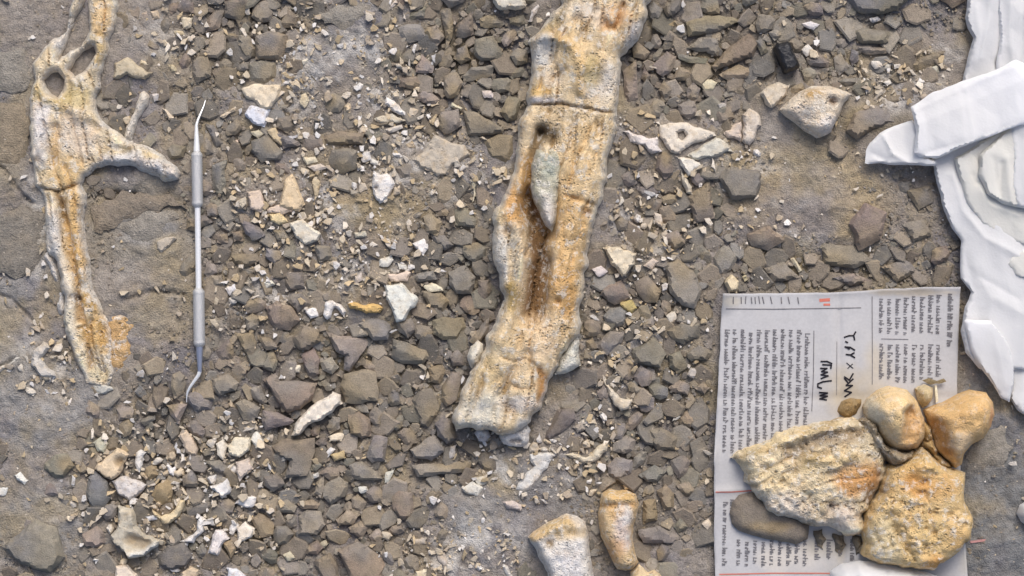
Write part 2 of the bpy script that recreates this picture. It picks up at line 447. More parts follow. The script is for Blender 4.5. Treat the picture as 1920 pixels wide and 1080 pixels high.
    if mat == 'bone':
        c = np.minimum((c + .08 * (c.mean(1, keepdims=True) - c)) * 1.16, .85)
    if edgecol: c = c + (lin(edgecol) - c) * (np.clip(1.15 - d / 9 + .5 * fbm(x, y, 30, 3, seed + 88), 0, 1) * .75)[:, None]
    if follow: g0 = gz(x, y)
    elif lift is None: g0 = gz1(*ctr)
    else: g0 = lift
    zt = g0 + np.maximum(zz, .2 if crumple else .3)
    zb = (g0 if follow else np.full(len(x), float(g0))) - depth
    if crumple: zb = zt - .35                  # a thin sheet: the underside follows the top
    n = len(V)
    top = np.stack([X(x), Y(y), zt / 1000], 1); bot = np.stack([X(x), Y(y), zb / 1000], 1)
    ed = {}
    for t in T:
        for i in range(3):
            e = (t[i], t[(i + 1) % 3]); r_ = (e[1], e[0])
            if r_ in ed: del ed[r_]
            else: ed[e] = 1
    side = []
    for a_, b_2 in ed:
        side.append((a_, a_ + n, b_2 + n)); side.append((a_, b_2 + n, b_2))
    F = np.concatenate([T, T[:, ::-1] + n, np.array(side, int)])
    o = mesh_obj(name, np.concatenate([top, bot]), F, M[mat], parent, np.concatenate([c, c]), smooth, sharp)
    if occupy: rast(outline)
    return o

# ------------------------------------------------------------------ the large fossils
LAND = []                                   # landmarks for telling stones and chips apart: (x, y, phrase)
BONE = (208, 190, 160)
cb = empty('long_bone', 1010, 420, gz1(1010, 420) / 1000 - .003)
tag(cb, 'long cream and orange fossil bone lying upright across the middle of the dig', 'fossil bone')
HEAD = [(1060, -100), (1052, 8), (1042, 22), (1022, 45), (1005, 67), (994, 81), (996, 111), (998, 144), (991, 163), (989, 196), (1020, 200), (1050, 198), (1076, 204), (1101, 207),
        (1125, 213), (1147, 215), (1159, 207), (1160, 160), (1161, 115), (1175, 93), (1190, 78), (1201, 59), (1209, 41), (1213, 15), (1222, -5), (1228, -100)]
bz = gz1(1010, 420) + 1
HEADK = dict(feats=[([(1010, 75), (1040, 78), (1070, 95), (1088, 130), (1085, 180)], 4, 9, (196, 160, 100), .6), ([(1030, 105), (1035, 150)], -5, 18, (206, 206, 206), .5),
              ([(1165, 15), (1158, 35), (1150, 60)], -4, 5, (150, 118, 76), .8), ([(1042, 45)], -3, 11, (150, 136, 104), .8), ([(1115, 25)], -2, 8, (140, 126, 100), .7),
              ([(1130, 100), (1138, 60)], -3, 12), ([(1040, 150), (1060, 135)], -2.5, 5, (120, 112, 100), .6), ([(1130, 170)], -2, 25)],
       blobs=[(1070, 120, 70, 70, (214, 184, 132), .65), (1150, 40, 40, 30, (220, 176, 124), .7), (1015, 95, 26, 34, (200, 202, 200), .8), (1130, 165, 40, 50, (206, 200, 190), .8), (1190, 75, 25, 35, (186, 184, 184), .9),
              (1010, 175, 30, 14, (206, 170, 102), .8), (1020, 192, 40, 8, (190, 190, 196), .8), (1100, 30, 40, 30, (216, 204, 186), .7), (1110, 140, 22, 40, (186, 166, 112), .7), (1010, 55, 30, 16, (196, 168, 110), .7)])
SHAFT = [(987, 202), (972, 226), (971, 250), (973, 267), (967, 300), (961, 326), (947, 363), (926, 396), (919, 408), (924, 434), (926, 482), (936, 538), (942, 560), (932, 601), (914, 634), (904, 658), (890, 684),
         (879, 706), (866, 745), (852, 768), (849, 790), (856, 807), (890, 799), (905, 806), (940, 812), (975, 806), (995, 790), (1004, 776), (1014, 757), (1025, 733), (1032, 712), (1040, 690), (1060, 660), (1086, 627),
         (1084, 582), (1094, 530), (1105, 471), (1116, 408), (1128, 374), (1138, 315), (1153, 252), (1155, 232), (1147, 218), (1125, 216), (1101, 210), (1076, 207), (1050, 202), (1020, 204)]
SHAFTK = dict(feats=[([(1012, 250), (1000, 285), (994, 320), (990, 370)], -10, 10, (116, 96, 66), .9), ([(1018, 248), (1030, 262)], -5, 13, (110, 94, 70), .95),
              ([(996, 385), (1008, 430), (1012, 490), (1004, 540), (997, 588)], -16, 22, (116, 84, 48), .95), ([(1030, 330), (1036, 400), (1034, 440)], -7, 16, (150, 112, 60), .7),
              ([(970, 430), (975, 490), (962, 560), (935, 640)], 5, 17, (222, 200, 164), .5), ([(1085, 250), (1080, 330), (1062, 430), (1045, 540)], 4, 30),
              ([(958, 440), (960, 520)], -3, 10, (176, 168, 150), .5), ([(985, 660), (960, 700), (935, 740)], -3, 6, (150, 122, 74), .6), ([(1010, 690), (1018, 720), (1012, 750)], -3, 6, (172, 120, 54), .8),
              ([(940, 668), (962, 676), (985, 672), (1004, 682)], -1.8, 2.6, (150, 122, 80), .55), ([(988, 614), (1006, 620), (1034, 610)], -1.8, 2.6, (150, 122, 80), .55), ([(955, 716), (978, 728), (1002, 720)], -1.6, 2.6, (156, 120, 80), .5),
              ([(1045, 565)], -4, 7, (110, 84, 50), .8), ([(1098, 400)], -3, 9, (150, 92, 40), .8), ([(1065, 545), (1060, 590)], -3, 9, (150, 112, 60), .6), ([(1060, 370), (1110, 385)], -2.5, 4, (160, 120, 60), .6),
              ([(905, 770), (960, 780)], -3, 22), ([(958, 762)], -3, 10, (150, 120, 82), .6)],
       blobs=[(1090, 300, 60, 80, (216, 186, 136), .7), (1065, 440, 45, 110, (214, 176, 118), .8), (960, 390, 30, 60, (200, 146, 74), .8), (985, 330, 18, 60, (206, 156, 84), .6), (940, 480, 18, 70, (204, 200, 190), .9),
              (965, 470, 14, 70, (222, 206, 176), .8), (958, 560, 20, 40, (176, 146, 78), .8), (1055, 545, 35, 60, (200, 152, 82), .7), (975, 640, 60, 50, (208, 180, 132), .7), (1010, 640, 45, 50, (214, 188, 152), .7),
              (920, 690, 40, 60, (204, 180, 134), .8), (970, 700, 40, 36, (212, 188, 150), .8), (1018, 735, 18, 40, (206, 146, 76), .85), (900, 770, 60, 50, (212, 206, 188), .9), (975, 755, 40, 20, (206, 196, 186), .8),
              (985, 800, 30, 25, (190, 190, 188), .9), (985, 230, 22, 40, (204, 178, 138), .6), (935, 400, 20, 40, (210, 190, 150), .7)])
COMB = HEAD[:9] + [(988, 198)] + SHAFT[1:SHAFT.index((1155, 232)) + 1] + HEAD[HEAD.index((1159, 207)):]
relief('bone_shaft', COMB, 21, 6, 28, lift=bz, parent=cb, base=(212, 190, 152), res=4.0, rough=1.1, nscale=16, seed=8, jit=4.0, grain=((-.21, .98), 3.2), soft=1, edgecol=(214, 208, 196),
       feats=HEADK['feats'] + SHAFTK['feats'] + [([(1090, 90)], 4, 70), ([(990, 199), (1020, 201), (1052, 199), (1076, 205), (1101, 208), (1125, 214), (1152, 214)], -3, 2.6, (130, 108, 78), .8)], blobs=HEADK['blobs'] + SHAFTK['blobs'])
relief('bone_splinter', [(1022, 279), (1006, 284), (996, 312), (994, 350), (1001, 380), (1012, 405), (1022, 425), (1034, 436), (1042, 420), (1046, 380), (1055, 340), (1056, 300), (1046, 280)], 9, 2, 12, lift=bz + 13, parent=cb, depth=10,
       base=(178, 174, 152), res=4, rough=1.8, nscale=11, seed=12, feats=[([(1020, 370), (1028, 420)], 3, 8, (206, 200, 190), .8)], blobs=[(1020, 310, 30, 26, (164, 170, 156), .8), (1030, 400, 20, 40, (202, 196, 188), .8)], occupy=False)
relief('bone_crust', [(876, 667), (882, 648), (896, 637), (906, 645), (908, 660), (895, 685), (884, 690)], 14, 5, 9, lift=bz, parent=cb, base=(216, 208, 190), res=4, rough=1, seed=14)
relief('bone_crust', [(1040, 702), (1048, 670), (1062, 652), (1080, 625), (1086, 642), (1084, 660), (1089, 685), (1070, 694), (1056, 700)], 11, 4, 10, lift=bz, parent=cb, base=(206, 204, 190), res=4, rough=1.4, seed=15)
relief('bone_crust', [(938, 818), (946, 806), (968, 800), (990, 796), (996, 806), (990, 826), (978, 838), (958, 838), (944, 832)], 9, 3, 10, lift=bz - 1, parent=cb, base=(206, 202, 196), res=3.6, rough=1.4, nscale=9, seed=16, jit=2.5, feats=[([(958, 826), (974, 826)], -4, 5, (138, 128, 120), .7)])
relief('bone_crust', [(890, 812), (898, 803), (914, 806), (920, 818), (910, 828), (898, 826)], 6, 2, 7, lift=bz - 1, parent=cb, base=(186, 184, 186), res=3.6, rough=1.2, nscale=8, seed=17, jit=2, feats=[([(902, 817)], -3, 4, (128, 120, 116), .7)])

lb = empty('forked_bone', 130, 380, gz1(130, 380) / 1000 - .003)
tag(lb, 'forked cream and ochre fossil bone embedded in rock left of the dental pick', 'fossil bone')
lz = gz1(130, 380) + 1
LEFT = [(176, -100), (168, 30), (164, 67), (151, 88), (130, 100), (111, 112), (122, 86), (134, 60), (144, 32), (158, 0), (164, -100), (146, -100), (142, 0), (129, 30), (121, 64), (100, 80), (80, 91), (60, 122), (69, 150),
        (65, 170), (56, 207), (57, 274), (66, 315), (68, 350), (94, 352), (112, 356), (140, 348), (155, 342), (159, 330), (178, 318), (207, 311), (252, 315), (281, 326), (311, 341), (337, 336), (340, 325), (328, 312), (289, 281), (241, 263), (207, 241), (190, 222),
        (181, 185), (188, 150), (196, 126), (204, 93), (211, 56), (221, 22), (220, -100)]
HA = [(83, 150), (96, 138), (110, 134), (123, 150), (121, 168), (110, 183), (96, 176), (86, 164)]
HB = [(131, 132), (142, 112), (156, 98), (176, 88), (181, 100), (172, 118), (156, 136), (141, 147)]
BODYK = dict(feats=[([(75, 165), (110, 195), (150, 215), (185, 228)], 3.0, 12, (200, 176, 124), .6), ([(200, 305), (260, 300), (330, 325)], 3, 12, (200, 200, 204), .7), ([(110, 240), (108, 300)], -3, 9, (176, 138, 76), .7), ([(225, 280), (245, 285)], -3, 7, (150, 140, 118), .8),
              ([(175, 230), (186, 240)], -3, 8, (150, 128, 84), .7), ([(80, 230), (76, 300)], 3, 14, (208, 204, 200), .6), ([(75, 302)], -2.5, 6, (120, 104, 84), .8), ([(137, 296)], -2, 4, (120, 104, 80), .8), ([(180, 60), (185, 110)], 3, 16), ([(190, 66)], -2, 6, (150, 124, 84), .7)],
       blobs=[(190, 30, 30, 50, (214, 178, 124), .7), (195, 100, 22, 40, (208, 176, 112), .7), (150, 255, 60, 60, (212, 196, 176), .8), (85, 230, 24, 80, (206, 202, 200), .8), (130, 320, 40, 40, (212, 178, 120), .8), (270, 305, 60, 25, (196, 194, 192), .8), (95, 180, 50, 20, (196, 172, 112), .7),
              (155, 180, 40, 30, (196, 178, 128), .7), (120, 75, 30, 40, (204, 200, 194), .8), (70, 120, 20, 30, (200, 180, 146), .6), (300, 290, 40, 14, (206, 180, 120), .7)])
LSH = [(68, 353), (82, 366), (86, 385), (87, 440), (90, 465), (102, 487), (112, 521), (119, 556), (121, 600), (128, 641), (142, 668), (153, 700), (163, 719), (184, 719), (200, 722), (212, 700), (210, 660), (204, 615), (196, 580), (184, 556), (172, 530), (167, 483), (160, 448),
       (159, 390), (163, 366), (155, 346), (140, 351), (112, 359), (94, 355)]
FOOTK = dict(feats=[([(112, 365), (130, 420), (140, 480), (150, 540), (152, 600)], -4, 6, (132, 100, 56), .75), ([(145, 370), (150, 440), (158, 520)], 3.5, 13, (212, 172, 110), .7), ([(100, 400), (112, 470), (128, 540), (134, 620)], 3, 12, (206, 196, 180), .7),
              ([(155, 560), (165, 620), (172, 690)], -3, 5, (140, 104, 56), .7), ([(140, 556), (150, 560)], -3, 5, (96, 84, 76), .7), ([(215, 640), (225, 600)], 3, 22), ([(150, 615), (160, 612)], -2, 3, (110, 84, 50), .8)],
       blobs=[(145, 430, 26, 90, (208, 168, 104), .7), (105, 440, 16, 70, (206, 202, 196), .85), (200, 620, 50, 50, (200, 158, 88), .8), (225, 640, 28, 50, (208, 166, 112), .8), (175, 560, 22, 30, (176, 136, 62), .8), (132, 610, 12, 70, (210, 200, 176), .8), (180, 700, 40, 18, (204, 190, 156), .8)])
i_ = LEFT.index((68, 350)); j_ = LEFT.index((159, 330))
LCOMB = LEFT[:i_ + 1] + [(80, 368)] + LSH[2:LSH.index((163, 366)) + 1] + [(156, 348)] + LEFT[j_:]
relief('bone_body', LCOMB, 9.5, 3, 18, lift=lz, parent=lb, base=(210, 192, 158), res=3.8, rough=1.2, nscale=13, seed=21, jit=3.6, holes=[HA, HB], grain=((.18, .98), 2.4), soft=1, edgecol=(212, 208, 200),
       feats=BODYK['feats'] + FOOTK['feats'] + [([(70, 352), (94, 356), (112, 360), (140, 350), (156, 344)], -3, 2.6, (128, 104, 70), .8), ([(205, 660), (180, 712)], -6, 40), ([(232, 620)], -4, 30)], blobs=BODYK['blobs'] + FOOTK['blobs'])
relief('sediment_patch', [(190, 600), (205, 590), (228, 584), (249, 596), (253, 622), (246, 650), (243, 676), (222, 702), (204, 708), (196, 660)], 4.0, .3, 26, lift=lz - .3, parent=lb, base=(190, 154, 104), res=3.8, rough=1.6, nscale=12, seed=26, jit=9, soft=1)
relief('bone_crust', [(92, 462), (102, 484), (112, 520), (120, 556), (124, 600), (112, 590), (106, 540), (96, 505), (84, 480)], 6, 1, 7, lift=lz, parent=lb, base=(204, 200, 194), res=3.8, rough=1.5, nscale=9, seed=25, jit=4, occupy=False)

relief('bone_strut', [(262, 176), (270, 171), (279, 180), (275, 198), (264, 220), (254, 244), (250, 268), (232, 262), (238, 240), (250, 212), (255, 192)], 7, 2, 7, lift=lz, parent=lb, base=(206, 198, 184), res=3.8, rough=1, nscale=9, seed=31, jit=2.5)

b1 = relief('blunt_bone', [(990, 1006), (1000, 996), (1012, 990), (1038, 973), (1061, 964), (1082, 968), (1096, 978), (1103, 1006), (1108, 1045), (1113, 1080), (1116, 1165), (1032, 1165), (1027, 1072), (1014, 1050), (1004, 1030)], 19, 6, 20, base=(208, 202, 192), res=4.2,
            rough=1.8, nscale=13, seed=33, feats=[([(1000, 1004), (1035, 985), (1062, 972)], 3, 8, (206, 170, 108), .8), ([(1030, 1015)], -3, 8, (130, 108, 74), .8), ([(1045, 1000), (1095, 995)], -2, 8, (186, 160, 112), .6)],
            blobs=[(1050, 985, 50, 18, (206, 176, 122), .8), (1060, 1050, 45, 40, (206, 204, 204), .7)])
tag(b1, 'blunt grey-white bone stub with ochre top at the bottom edge, left of the curved one', 'fossil bone')
b2 = empty('curved_bone', 1160, 1000, gz1(1160, 1000) / 1000 - .003); q = gz1(1160, 1000) + 1
tag(b2, 'curved tan and pink fossil bone at the bottom edge beside the newspaper', 'fossil bone')
relief('bone_shaft', [(1123, 940), (1128, 926), (1142, 919), (1175, 918), (1192, 926), (1197, 945), (1194, 965), (1187, 987), (1186, 1013), (1191, 1035), (1196, 1052), (1186, 1066), (1172, 1068), (1157, 1065), (1146, 1048), (1138, 1032), (1127, 1005), (1124, 985), (1122, 961)], 19, 6, 22, lift=q, parent=b2,
       base=(204, 176, 132), res=4.2, rough=1.5, nscale=14, seed=36, feats=[([(1130, 945), (1188, 942)], -2.5, 6, (186, 140, 80), .6), ([(1140, 926), (1180, 926)], 2, 9, (214, 176, 110), .7)],
       blobs=[(1165, 990, 20, 50, (204, 190, 184), .8), (1175, 965, 14, 26, (206, 202, 198), .7), (1150, 1030, 24, 34, (198, 156, 108), .7), (1150, 950, 20, 22, (200, 160, 104), .6)])
relief('bone_end', [(1180, 1071), (1189, 1065), (1198, 1056), (1206, 1062), (1214, 1072), (1226, 1068), (1238, 1078), (1246, 1165), (1176, 1165)], 13, 4, 12, lift=q, parent=b2, base=(214, 192, 152), res=4.2, rough=1, seed=37)

rb = relief('porous_bone', [(1459, 207), (1474, 192), (1496, 174), (1519, 163), (1545, 162), (1565, 167), (1580, 172), (1593, 178), (1578, 196), (1570, 222), (1556, 250), (1530, 259), (1508, 247), (1490, 232), (1474, 222)], 15, 5, 18, base=(206, 192, 170), res=4, rough=1.7, nscale=14, seed=41,
            feats=[([(1556, 193)], -5, 9, (132, 112, 96), .8), ([(1505, 225)], -3, 12, (166, 160, 152), .7), ([(1540, 235)], 2, 14, (212, 200, 190), .6)], blobs=[(1520, 180, 30, 14, (170, 134, 72), .9), (1500, 215, 30, 20, (206, 190, 170), .7), (1550, 240, 25, 20, (212, 204, 196), .8)])
tag(rb, 'lumpy cream and ochre bone with a small hollow, below the black lump', 'fossil bone')

# ------------------------------------------------------------------ newspaper
def edge_at(tab, y):
    a = np.array(tab, float); return np.interp(y, a[:, 0], a[:, 1])
NL = [(548, 1353), (700, 1346), (850, 1338), (1000, 1338), (1130, 1342)]
NRt = [(538, 1797), (720, 1792), (900, 1799), (1080, 1812), (1130, 1815)]
yy, xx = np.mgrid[540:1130:30, 1340:1815:30]
PZ = float(np.percentile(gz(xx.ravel(), yy.ravel()), 97)) + 4.2
def npz(x, y):
    x = np.asarray(x, float); y = np.asarray(y, float)
    z_ = PZ - 1.8 * np.exp(-np.abs(x - 1575 - .02 * (y - 800)) / 5) + 1.5 * np.exp(-np.abs(y - 905 + .1 * (x - 1500)) / 6) + 1.6 * fbm(x, y, 170, 2, 61) + 1.2 * np.exp(-((x - 1520 - .05 * y) / 26) ** 2) - .7 * np.exp(-((y - 745) / 9) ** 2)
    cl = np.clip(1 - np.hypot(x - 1350, y - 548) / 46, 0, 1)
    z_ = z_ + 7 * cl ** 1.3 + 4 * np.clip((562 - y) / 24, 0, 1) ** 2 * (.6 + .6 * fbm(x, y, 50, 2, 63))
    return z_ + 3.0 * np.clip((1354 - x) / 18, 0, 1) ** 2 * (fbm(x * 0, y, 60, 2, 64) + .4)
nu, nv = 110, 130
U, Vv = np.meshgrid(np.linspace(0, 1, nu), np.linspace(0, 1, nv))
topy = 551 - 5 * U - 8 * np.clip((U - .45) / .4, 0, 1) + 1.6 * fbm(U * 400, U * 0, 40, 3, 66)
PYY = topy + (1130 - topy) * Vv
PXX = edge_at(NL, PYY) * (1 - U) + edge_at(NRt, PYY) * U + np.where(U == 0, 1.4 * fbm(PYY, PYY * 0, 30, 2, 67), 0)
npx, npy = PXX.ravel(), PYY.ravel()
npv = np.stack([X(npx), Y(npy), npz(npx, npy) / 1000], 1)
ii = (np.arange(nv - 1)[:, None] * nu + np.arange(nu - 1)[None, :]).ravel()
npf = np.stack([ii, ii + nu, ii + nu + 1, ii + 1], 1)
paper = empty('newspaper', 1575, 830, PZ / 1000 - .001)
tag(paper, 'sheet of printed newspaper with handwriting, lying under the fossil bone', 'newspaper')
pcol = np.ones((len(npx), 3)) * lin((180, 179, 179))
for bx, by, rx, ry, rgb, am in ((1600, 740, 70, 60, (176, 164, 142), .8), (1640, 690, 30, 50, (188, 178, 160), .7), (1700, 548, 110, 8, (196, 182, 158), .7), (1480, 1040, 90, 40, (206, 198, 186), .7), (1560, 1020, 70, 30, (180, 172, 156), .6), (1370, 565, 30, 14, (206, 196, 176), .6), (1810, 1050, 20, 40, (180, 174, 162), .6)):
    qq = 1 - np.hypot((npx - bx) / rx, (npy - by) / ry) + .5 * fbm(npx, npy, 40, 4, 99)
    pcol = pcol + (lin(rgb) - pcol) * (np.clip(qq * 1.5, 0, 1) * am)[:, None]
sheet = mesh_obj('paper_sheet', npv, npf, M['paper'], paper, pcol, smooth=True)
sm = sheet.modifiers.new('thick', 'SOLIDIFY'); sm.thickness = .0004; sm.offset = -1
rast([(1340, 545), (1797, 538), (1812, 1080), (1815, 1139), (1338, 1139)])

class Ink:
    def __init__(s, h=.25): s.v = []; s.f = []; s.h = h
    def line(s, pts, wd):
        pts = np.asarray(pts, float)
        for a, b in zip(pts[:-1], pts[1:]):
            d = b - a; L = np.hypot(*d)
            if L < 1e-6: continue
            k = max(1, int(L / 9)); nrm = np.array([-d[1], d[0]]) / L * wd / 2; e = d / L * wd * .3
            for j in range(k):
                p, q = a + d * j / k, a + d * (j + 1) / k
                if j == 0: p = p - e
                if j == k - 1: q = q + e
                i = len(s.v); s.v += [p - nrm, q - nrm, q + nrm, p + nrm]; s.f.append((i, i + 1, i + 2, i + 3))
    def build(s, name, mat):
        v_ = np.array(s.v); n_ = len(s.f)
        zz = npz(v_[:, 0], v_[:, 1]) + s.h + np.repeat(np.arange(n_) % 13, 4) * .012
        f_ = np.array(s.f, int)
        a = v_[f_]; ar = (a[:, 1, 0] - a[:, 0, 0]) * (a[:, 2, 1] - a[:, 0, 1]) - (a[:, 2, 0] - a[:, 0, 0]) * (a[:, 1, 1] - a[:, 0, 1])
        f_ = np.where((ar > 0)[:, None], f_[:, ::-1], f_)
        return mesh_obj(name, np.stack([X(v_[:, 0]), Y(v_[:, 1]), zz / 1000], 1), f_, M[mat], paper)

def textline(ink, x, y0, y1, hgt=9.0, wd=1.7):
    y = y0 + R.uniform(0, 3)
    while y < y1 - 4:
        nl = R.randint(2, 8)
        for _ in range(nl):
            if y > y1 - 3: break
            h = hgt * R.choice([.62, .62, .7, 1.0]); x0 = x - hgt * .35; k = R.random()
            aw = R.uniform(2.6, 4.2)
            sl_ = .02 * (y - y0)
            ink.line([(x0 - sl_, y), (x0 + h - sl_, y + .4)], wd)
            if k < .75: ink.line([(x0 + h * R.choice([.1, .5, .9]) - sl_, y), (x0 + h * R.choice([.1, .5, .9]) - sl_, y + aw)], wd)
            if k > .3: ink.line([(x0 - sl_, y + aw), (x0 + h * .65 - sl_, y + aw)], wd * .8)
            y += aw + 1.9
        y += R.uniform(2.8, 4.8)
ik = Ink()
for i in range(11): textline(ik, 1361 + 15.0 * i, 617 + (7 if i in (3, 10) else 0), 850 - max(0, i - 3) * 5.5)
for i in range(8):
    x = 1650 + 15.2 * i
    textline(ik, x, 560 - i * 1.0, 628); textline(ik, x, 644, 700 + R.uniform(0, 22))
textline(ik, 1778, 550, 652, 9, 2.4)
for k_, x in enumerate((1373, 1388, 1397, 1407, 1414, 1421, 1428, 1443, 1463, 1476, 1494)): ik.line([(x, 556 + R.random() * 2), (x + R.uniform(-1, 3), 569)], 2.0)
ik.build('print_column', 'ink')
ik = Ink()
for i in range(10): textline(ik, 1358 + 15.5 * i + (10 if i else 0), R.uniform(1008, 1014) if i else 940, 1062 if i else 1060)
textline(ik, 1371, 934, 960); textline(ik, 1385, 934, 952)
for i in range(4): textline(ik, 1530 + 22 * i, 1010, 1050, 10, 2.4)
ik.build('print_column', 'ink')
ik = Ink(.2)
ik.line([(1360, 579), (1450, 579.5), (1612, 577)], 1.6); ik.line([(1524, 620), (1523, 700), (1520, 770)], 1.4); ik.line([(1567, 640), (1566, 740)], .9); ik.line([(1633, 556), (1633, 720)], 1.4); ik.line([(1650, 635), (1700, 636)], 1.2)
ik.build('ruled_line', 'ink')
ik = Ink(.2)
ik.line([(1341, 921), (1370, 921), (1412, 918)], 2.2); ik.line([(1348, 1075), (1450, 1073), (1570, 1073)], 2.2); ik.line([(1536, 563), (1552, 562)], 6)
ik.line([(1543, 571), (1553, 571)], 4)
ik.build('ruled_line', 'redink')['label'] = 'thin red printed lines and a red mark'
ik = Ink(.35)
for l_ in ([(1581, 632), (1590, 629), (1598, 629), (1602, 622)], [(1598, 628), (1600, 637)], [(1583, 640), (1587, 642)], [(1582, 650), (1592, 651), (1600, 656)], [(1583, 650), (1590, 654)], [(1584, 664), (1592, 665), (1599, 661)], [(1592, 665), (1600, 670)],
           [(1581, 706), (1590, 712), (1597, 700)], [(1581, 709), (1588, 718), (1597, 710), (1584, 722), (1596, 722), (1581, 732), (1594, 735), (1582, 743)],
           [(1537, 677), (1548, 677), (1557, 681)], [(1540, 683), (1556, 684), (1555, 690)], [(1536, 690), (1548, 690), (1538, 696), (1549, 697), (1537, 702), (1550, 704), (1537, 709)], [(1556, 713), (1540, 715), (1531, 719), (1531, 725), (1538, 727)],
           [(1534, 735), (1549, 736), (1535, 741), (1549, 742), (1535, 747), (1547, 749)]): ik.line(l_, 3.0)
for l_ in ([(1585, 680), (1597, 690)], [(1587, 690), (1596, 682)]): ik.line(l_, 1.6)
ik.build('handwriting', 'pen')
# smooth flat stone lying on the page, half under the bone plate
pic = [(1366, 960), (1372, 940), (1384, 926), (1408, 921), (1440, 940), (1480, 960), (1515, 980), (1512, 1008), (1490, 1018), (1450, 1011), (1410, 1002), (1384, 993), (1370, 980)]
ps = relief('stone', pic, 7, 1.5, 22, lift=PZ + .3, depth=.8, base=(122, 113, 102), res=4, rough=.35, nscale=24, jit=1, mat='stone', seed=70, occupy=False, blobs=[(1440, 985, 60, 14, (146, 128, 98), .8)])
tag(ps, 'smooth grey-brown oval stone on the newspaper, half under the bone plate', 'stone')

# the fossil on the newspaper: plate, block and two knobs, held together by matrix
nb = empty('knobbed_bone', 1640, 900, PZ / 1000)
tag(nb, 'large orange fossil bone with two rounded knobs resting on the newspaper', 'fossil bone')
relief('bone_plate', [(1365, 854), (1384, 842), (1410, 832), (1444, 818), (1480, 803), (1529, 791), (1577, 781), (1603, 783), (1625, 786), (1644, 808), (1654, 840), (1657, 870), (1654, 898), (1646, 916), (1627, 945), (1618, 965), (1618, 994), (1596, 1001), (1565, 991), (1529, 982), (1485, 974), (1454, 969), (1432, 950), (1413, 919), (1396, 900), (1384, 873)],
       20, 5, 30, lift=PZ - 1, depth=0, parent=nb, base=(210, 192, 156), res=3.8, rough=3.4, nscale=13, seed=51, jit=4.5, calm=[(1600, 895, 46, 34), (1560, 820, 60, 16), (1515, 868, 30, 22)], grain=((-.95, .32), 1.2),
       feats=[([(1400, 845), (1480, 815), (1560, 795)], 4, 10, (212, 188, 136), .6), ([(1470, 845), (1540, 815), (1600, 808)], -4, 13, (150, 132, 108), .7), ([(1510, 855), (1560, 862), (1590, 850)], 3, 8, (206, 176, 116), .5), ([(1610, 880)], 3, 30), ([(1635, 885), (1622, 935)], -4, 10, (120, 84, 56), .7),
              ([(1410, 905), (1450, 955), (1520, 975), (1600, 992)], 2, 9, (210, 202, 190), .6), ([(1500, 935)], -3, 12), ([(1465, 905)], -3, 9), ([(1550, 945)], -3, 9, (140, 122, 100), .6), ([(1500, 962)], -3, 8, (140, 120, 96), .6)],
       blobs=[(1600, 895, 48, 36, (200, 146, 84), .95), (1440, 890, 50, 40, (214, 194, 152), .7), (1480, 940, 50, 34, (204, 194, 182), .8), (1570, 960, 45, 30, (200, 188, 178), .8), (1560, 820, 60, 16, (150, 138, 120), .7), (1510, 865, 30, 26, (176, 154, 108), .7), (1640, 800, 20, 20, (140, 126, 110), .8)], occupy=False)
relief('bone_block', [(1652, 872), (1672, 864), (1690, 858), (1708, 846), (1724, 836), (1736, 846), (1750, 861), (1772, 876), (1800, 884), (1803, 915), (1805, 939), (1812, 958), (1817, 976), (1813, 1006), (1794, 1028), (1761, 1050), (1746, 1065), (1717, 1064), (1690, 1061), (1660, 1056), (1635, 1047), (1612, 1035), (1611, 997), (1616, 963), (1634, 932), (1647, 908)],
       27, 9, 26, lift=PZ - 1, depth=0, parent=nb, base=(208, 178, 124), res=3.8, rough=3.2, nscale=12, calm=[(1770, 915, 40, 36), (1690, 880, 30, 20), (1770, 1000, 30, 30)], seed=55, jit=3,
       feats=[([(1668, 870), (1710, 862), (1745, 870)], 3, 9, (206, 170, 104), .5), ([(1700, 895)], -3, 12, (176, 122, 60), .6), ([(1655, 960), (1680, 1010), (1700, 1040)], -3, 8, (176, 156, 110), .6), ([(1770, 985)], 2, 18, (206, 172, 118), .6)],
       blobs=[(1700, 900, 60, 34, (196, 142, 72), .8), (1720, 1000, 60, 40, (208, 180, 124), .7), (1650, 1000, 34, 60, (196, 182, 146), .8), (1780, 1000, 36, 30, (204, 166, 106), .7), (1740, 1050, 40, 20, (190, 136, 66), .8), (1760, 910, 36, 30, (198, 154, 92), .7)], occupy=False)
relief('bone_knob', [(1614, 762), (1622, 746), (1640, 732), (1664, 724), (1692, 730), (1712, 750), (1726, 780), (1725, 815), (1713, 838), (1692, 844), (1668, 840), (1650, 826), (1634, 800), (1618, 780)], 36, 12, 36, soft=14, lift=PZ - 1, depth=0, parent=nb, mat='smoothbone', base=(214, 190, 148), res=3.8, rough=1.3, nscale=14, seed=58, jit=1.8,
       feats=[([(1698, 782), (1695, 812)], -11, 21, (204, 162, 108), .9), ([(1688, 768), (1700, 758)], -3, 10, (190, 142, 84), .8), ([(1666, 790), (1668, 765), (1690, 742), (1712, 756)], 3, 9, (224, 194, 142), .8), ([(1640, 750), (1665, 738)], 2, 10, (222, 196, 150), .8)], blobs=[(1628, 765, 16, 26, (200, 192, 170), .9), (1655, 750, 30, 18, (222, 194, 146), .8), (1700, 800, 26, 40, (204, 164, 112), .6), (1690, 838, 30, 8, (140, 126, 110), .8)], occupy=False)
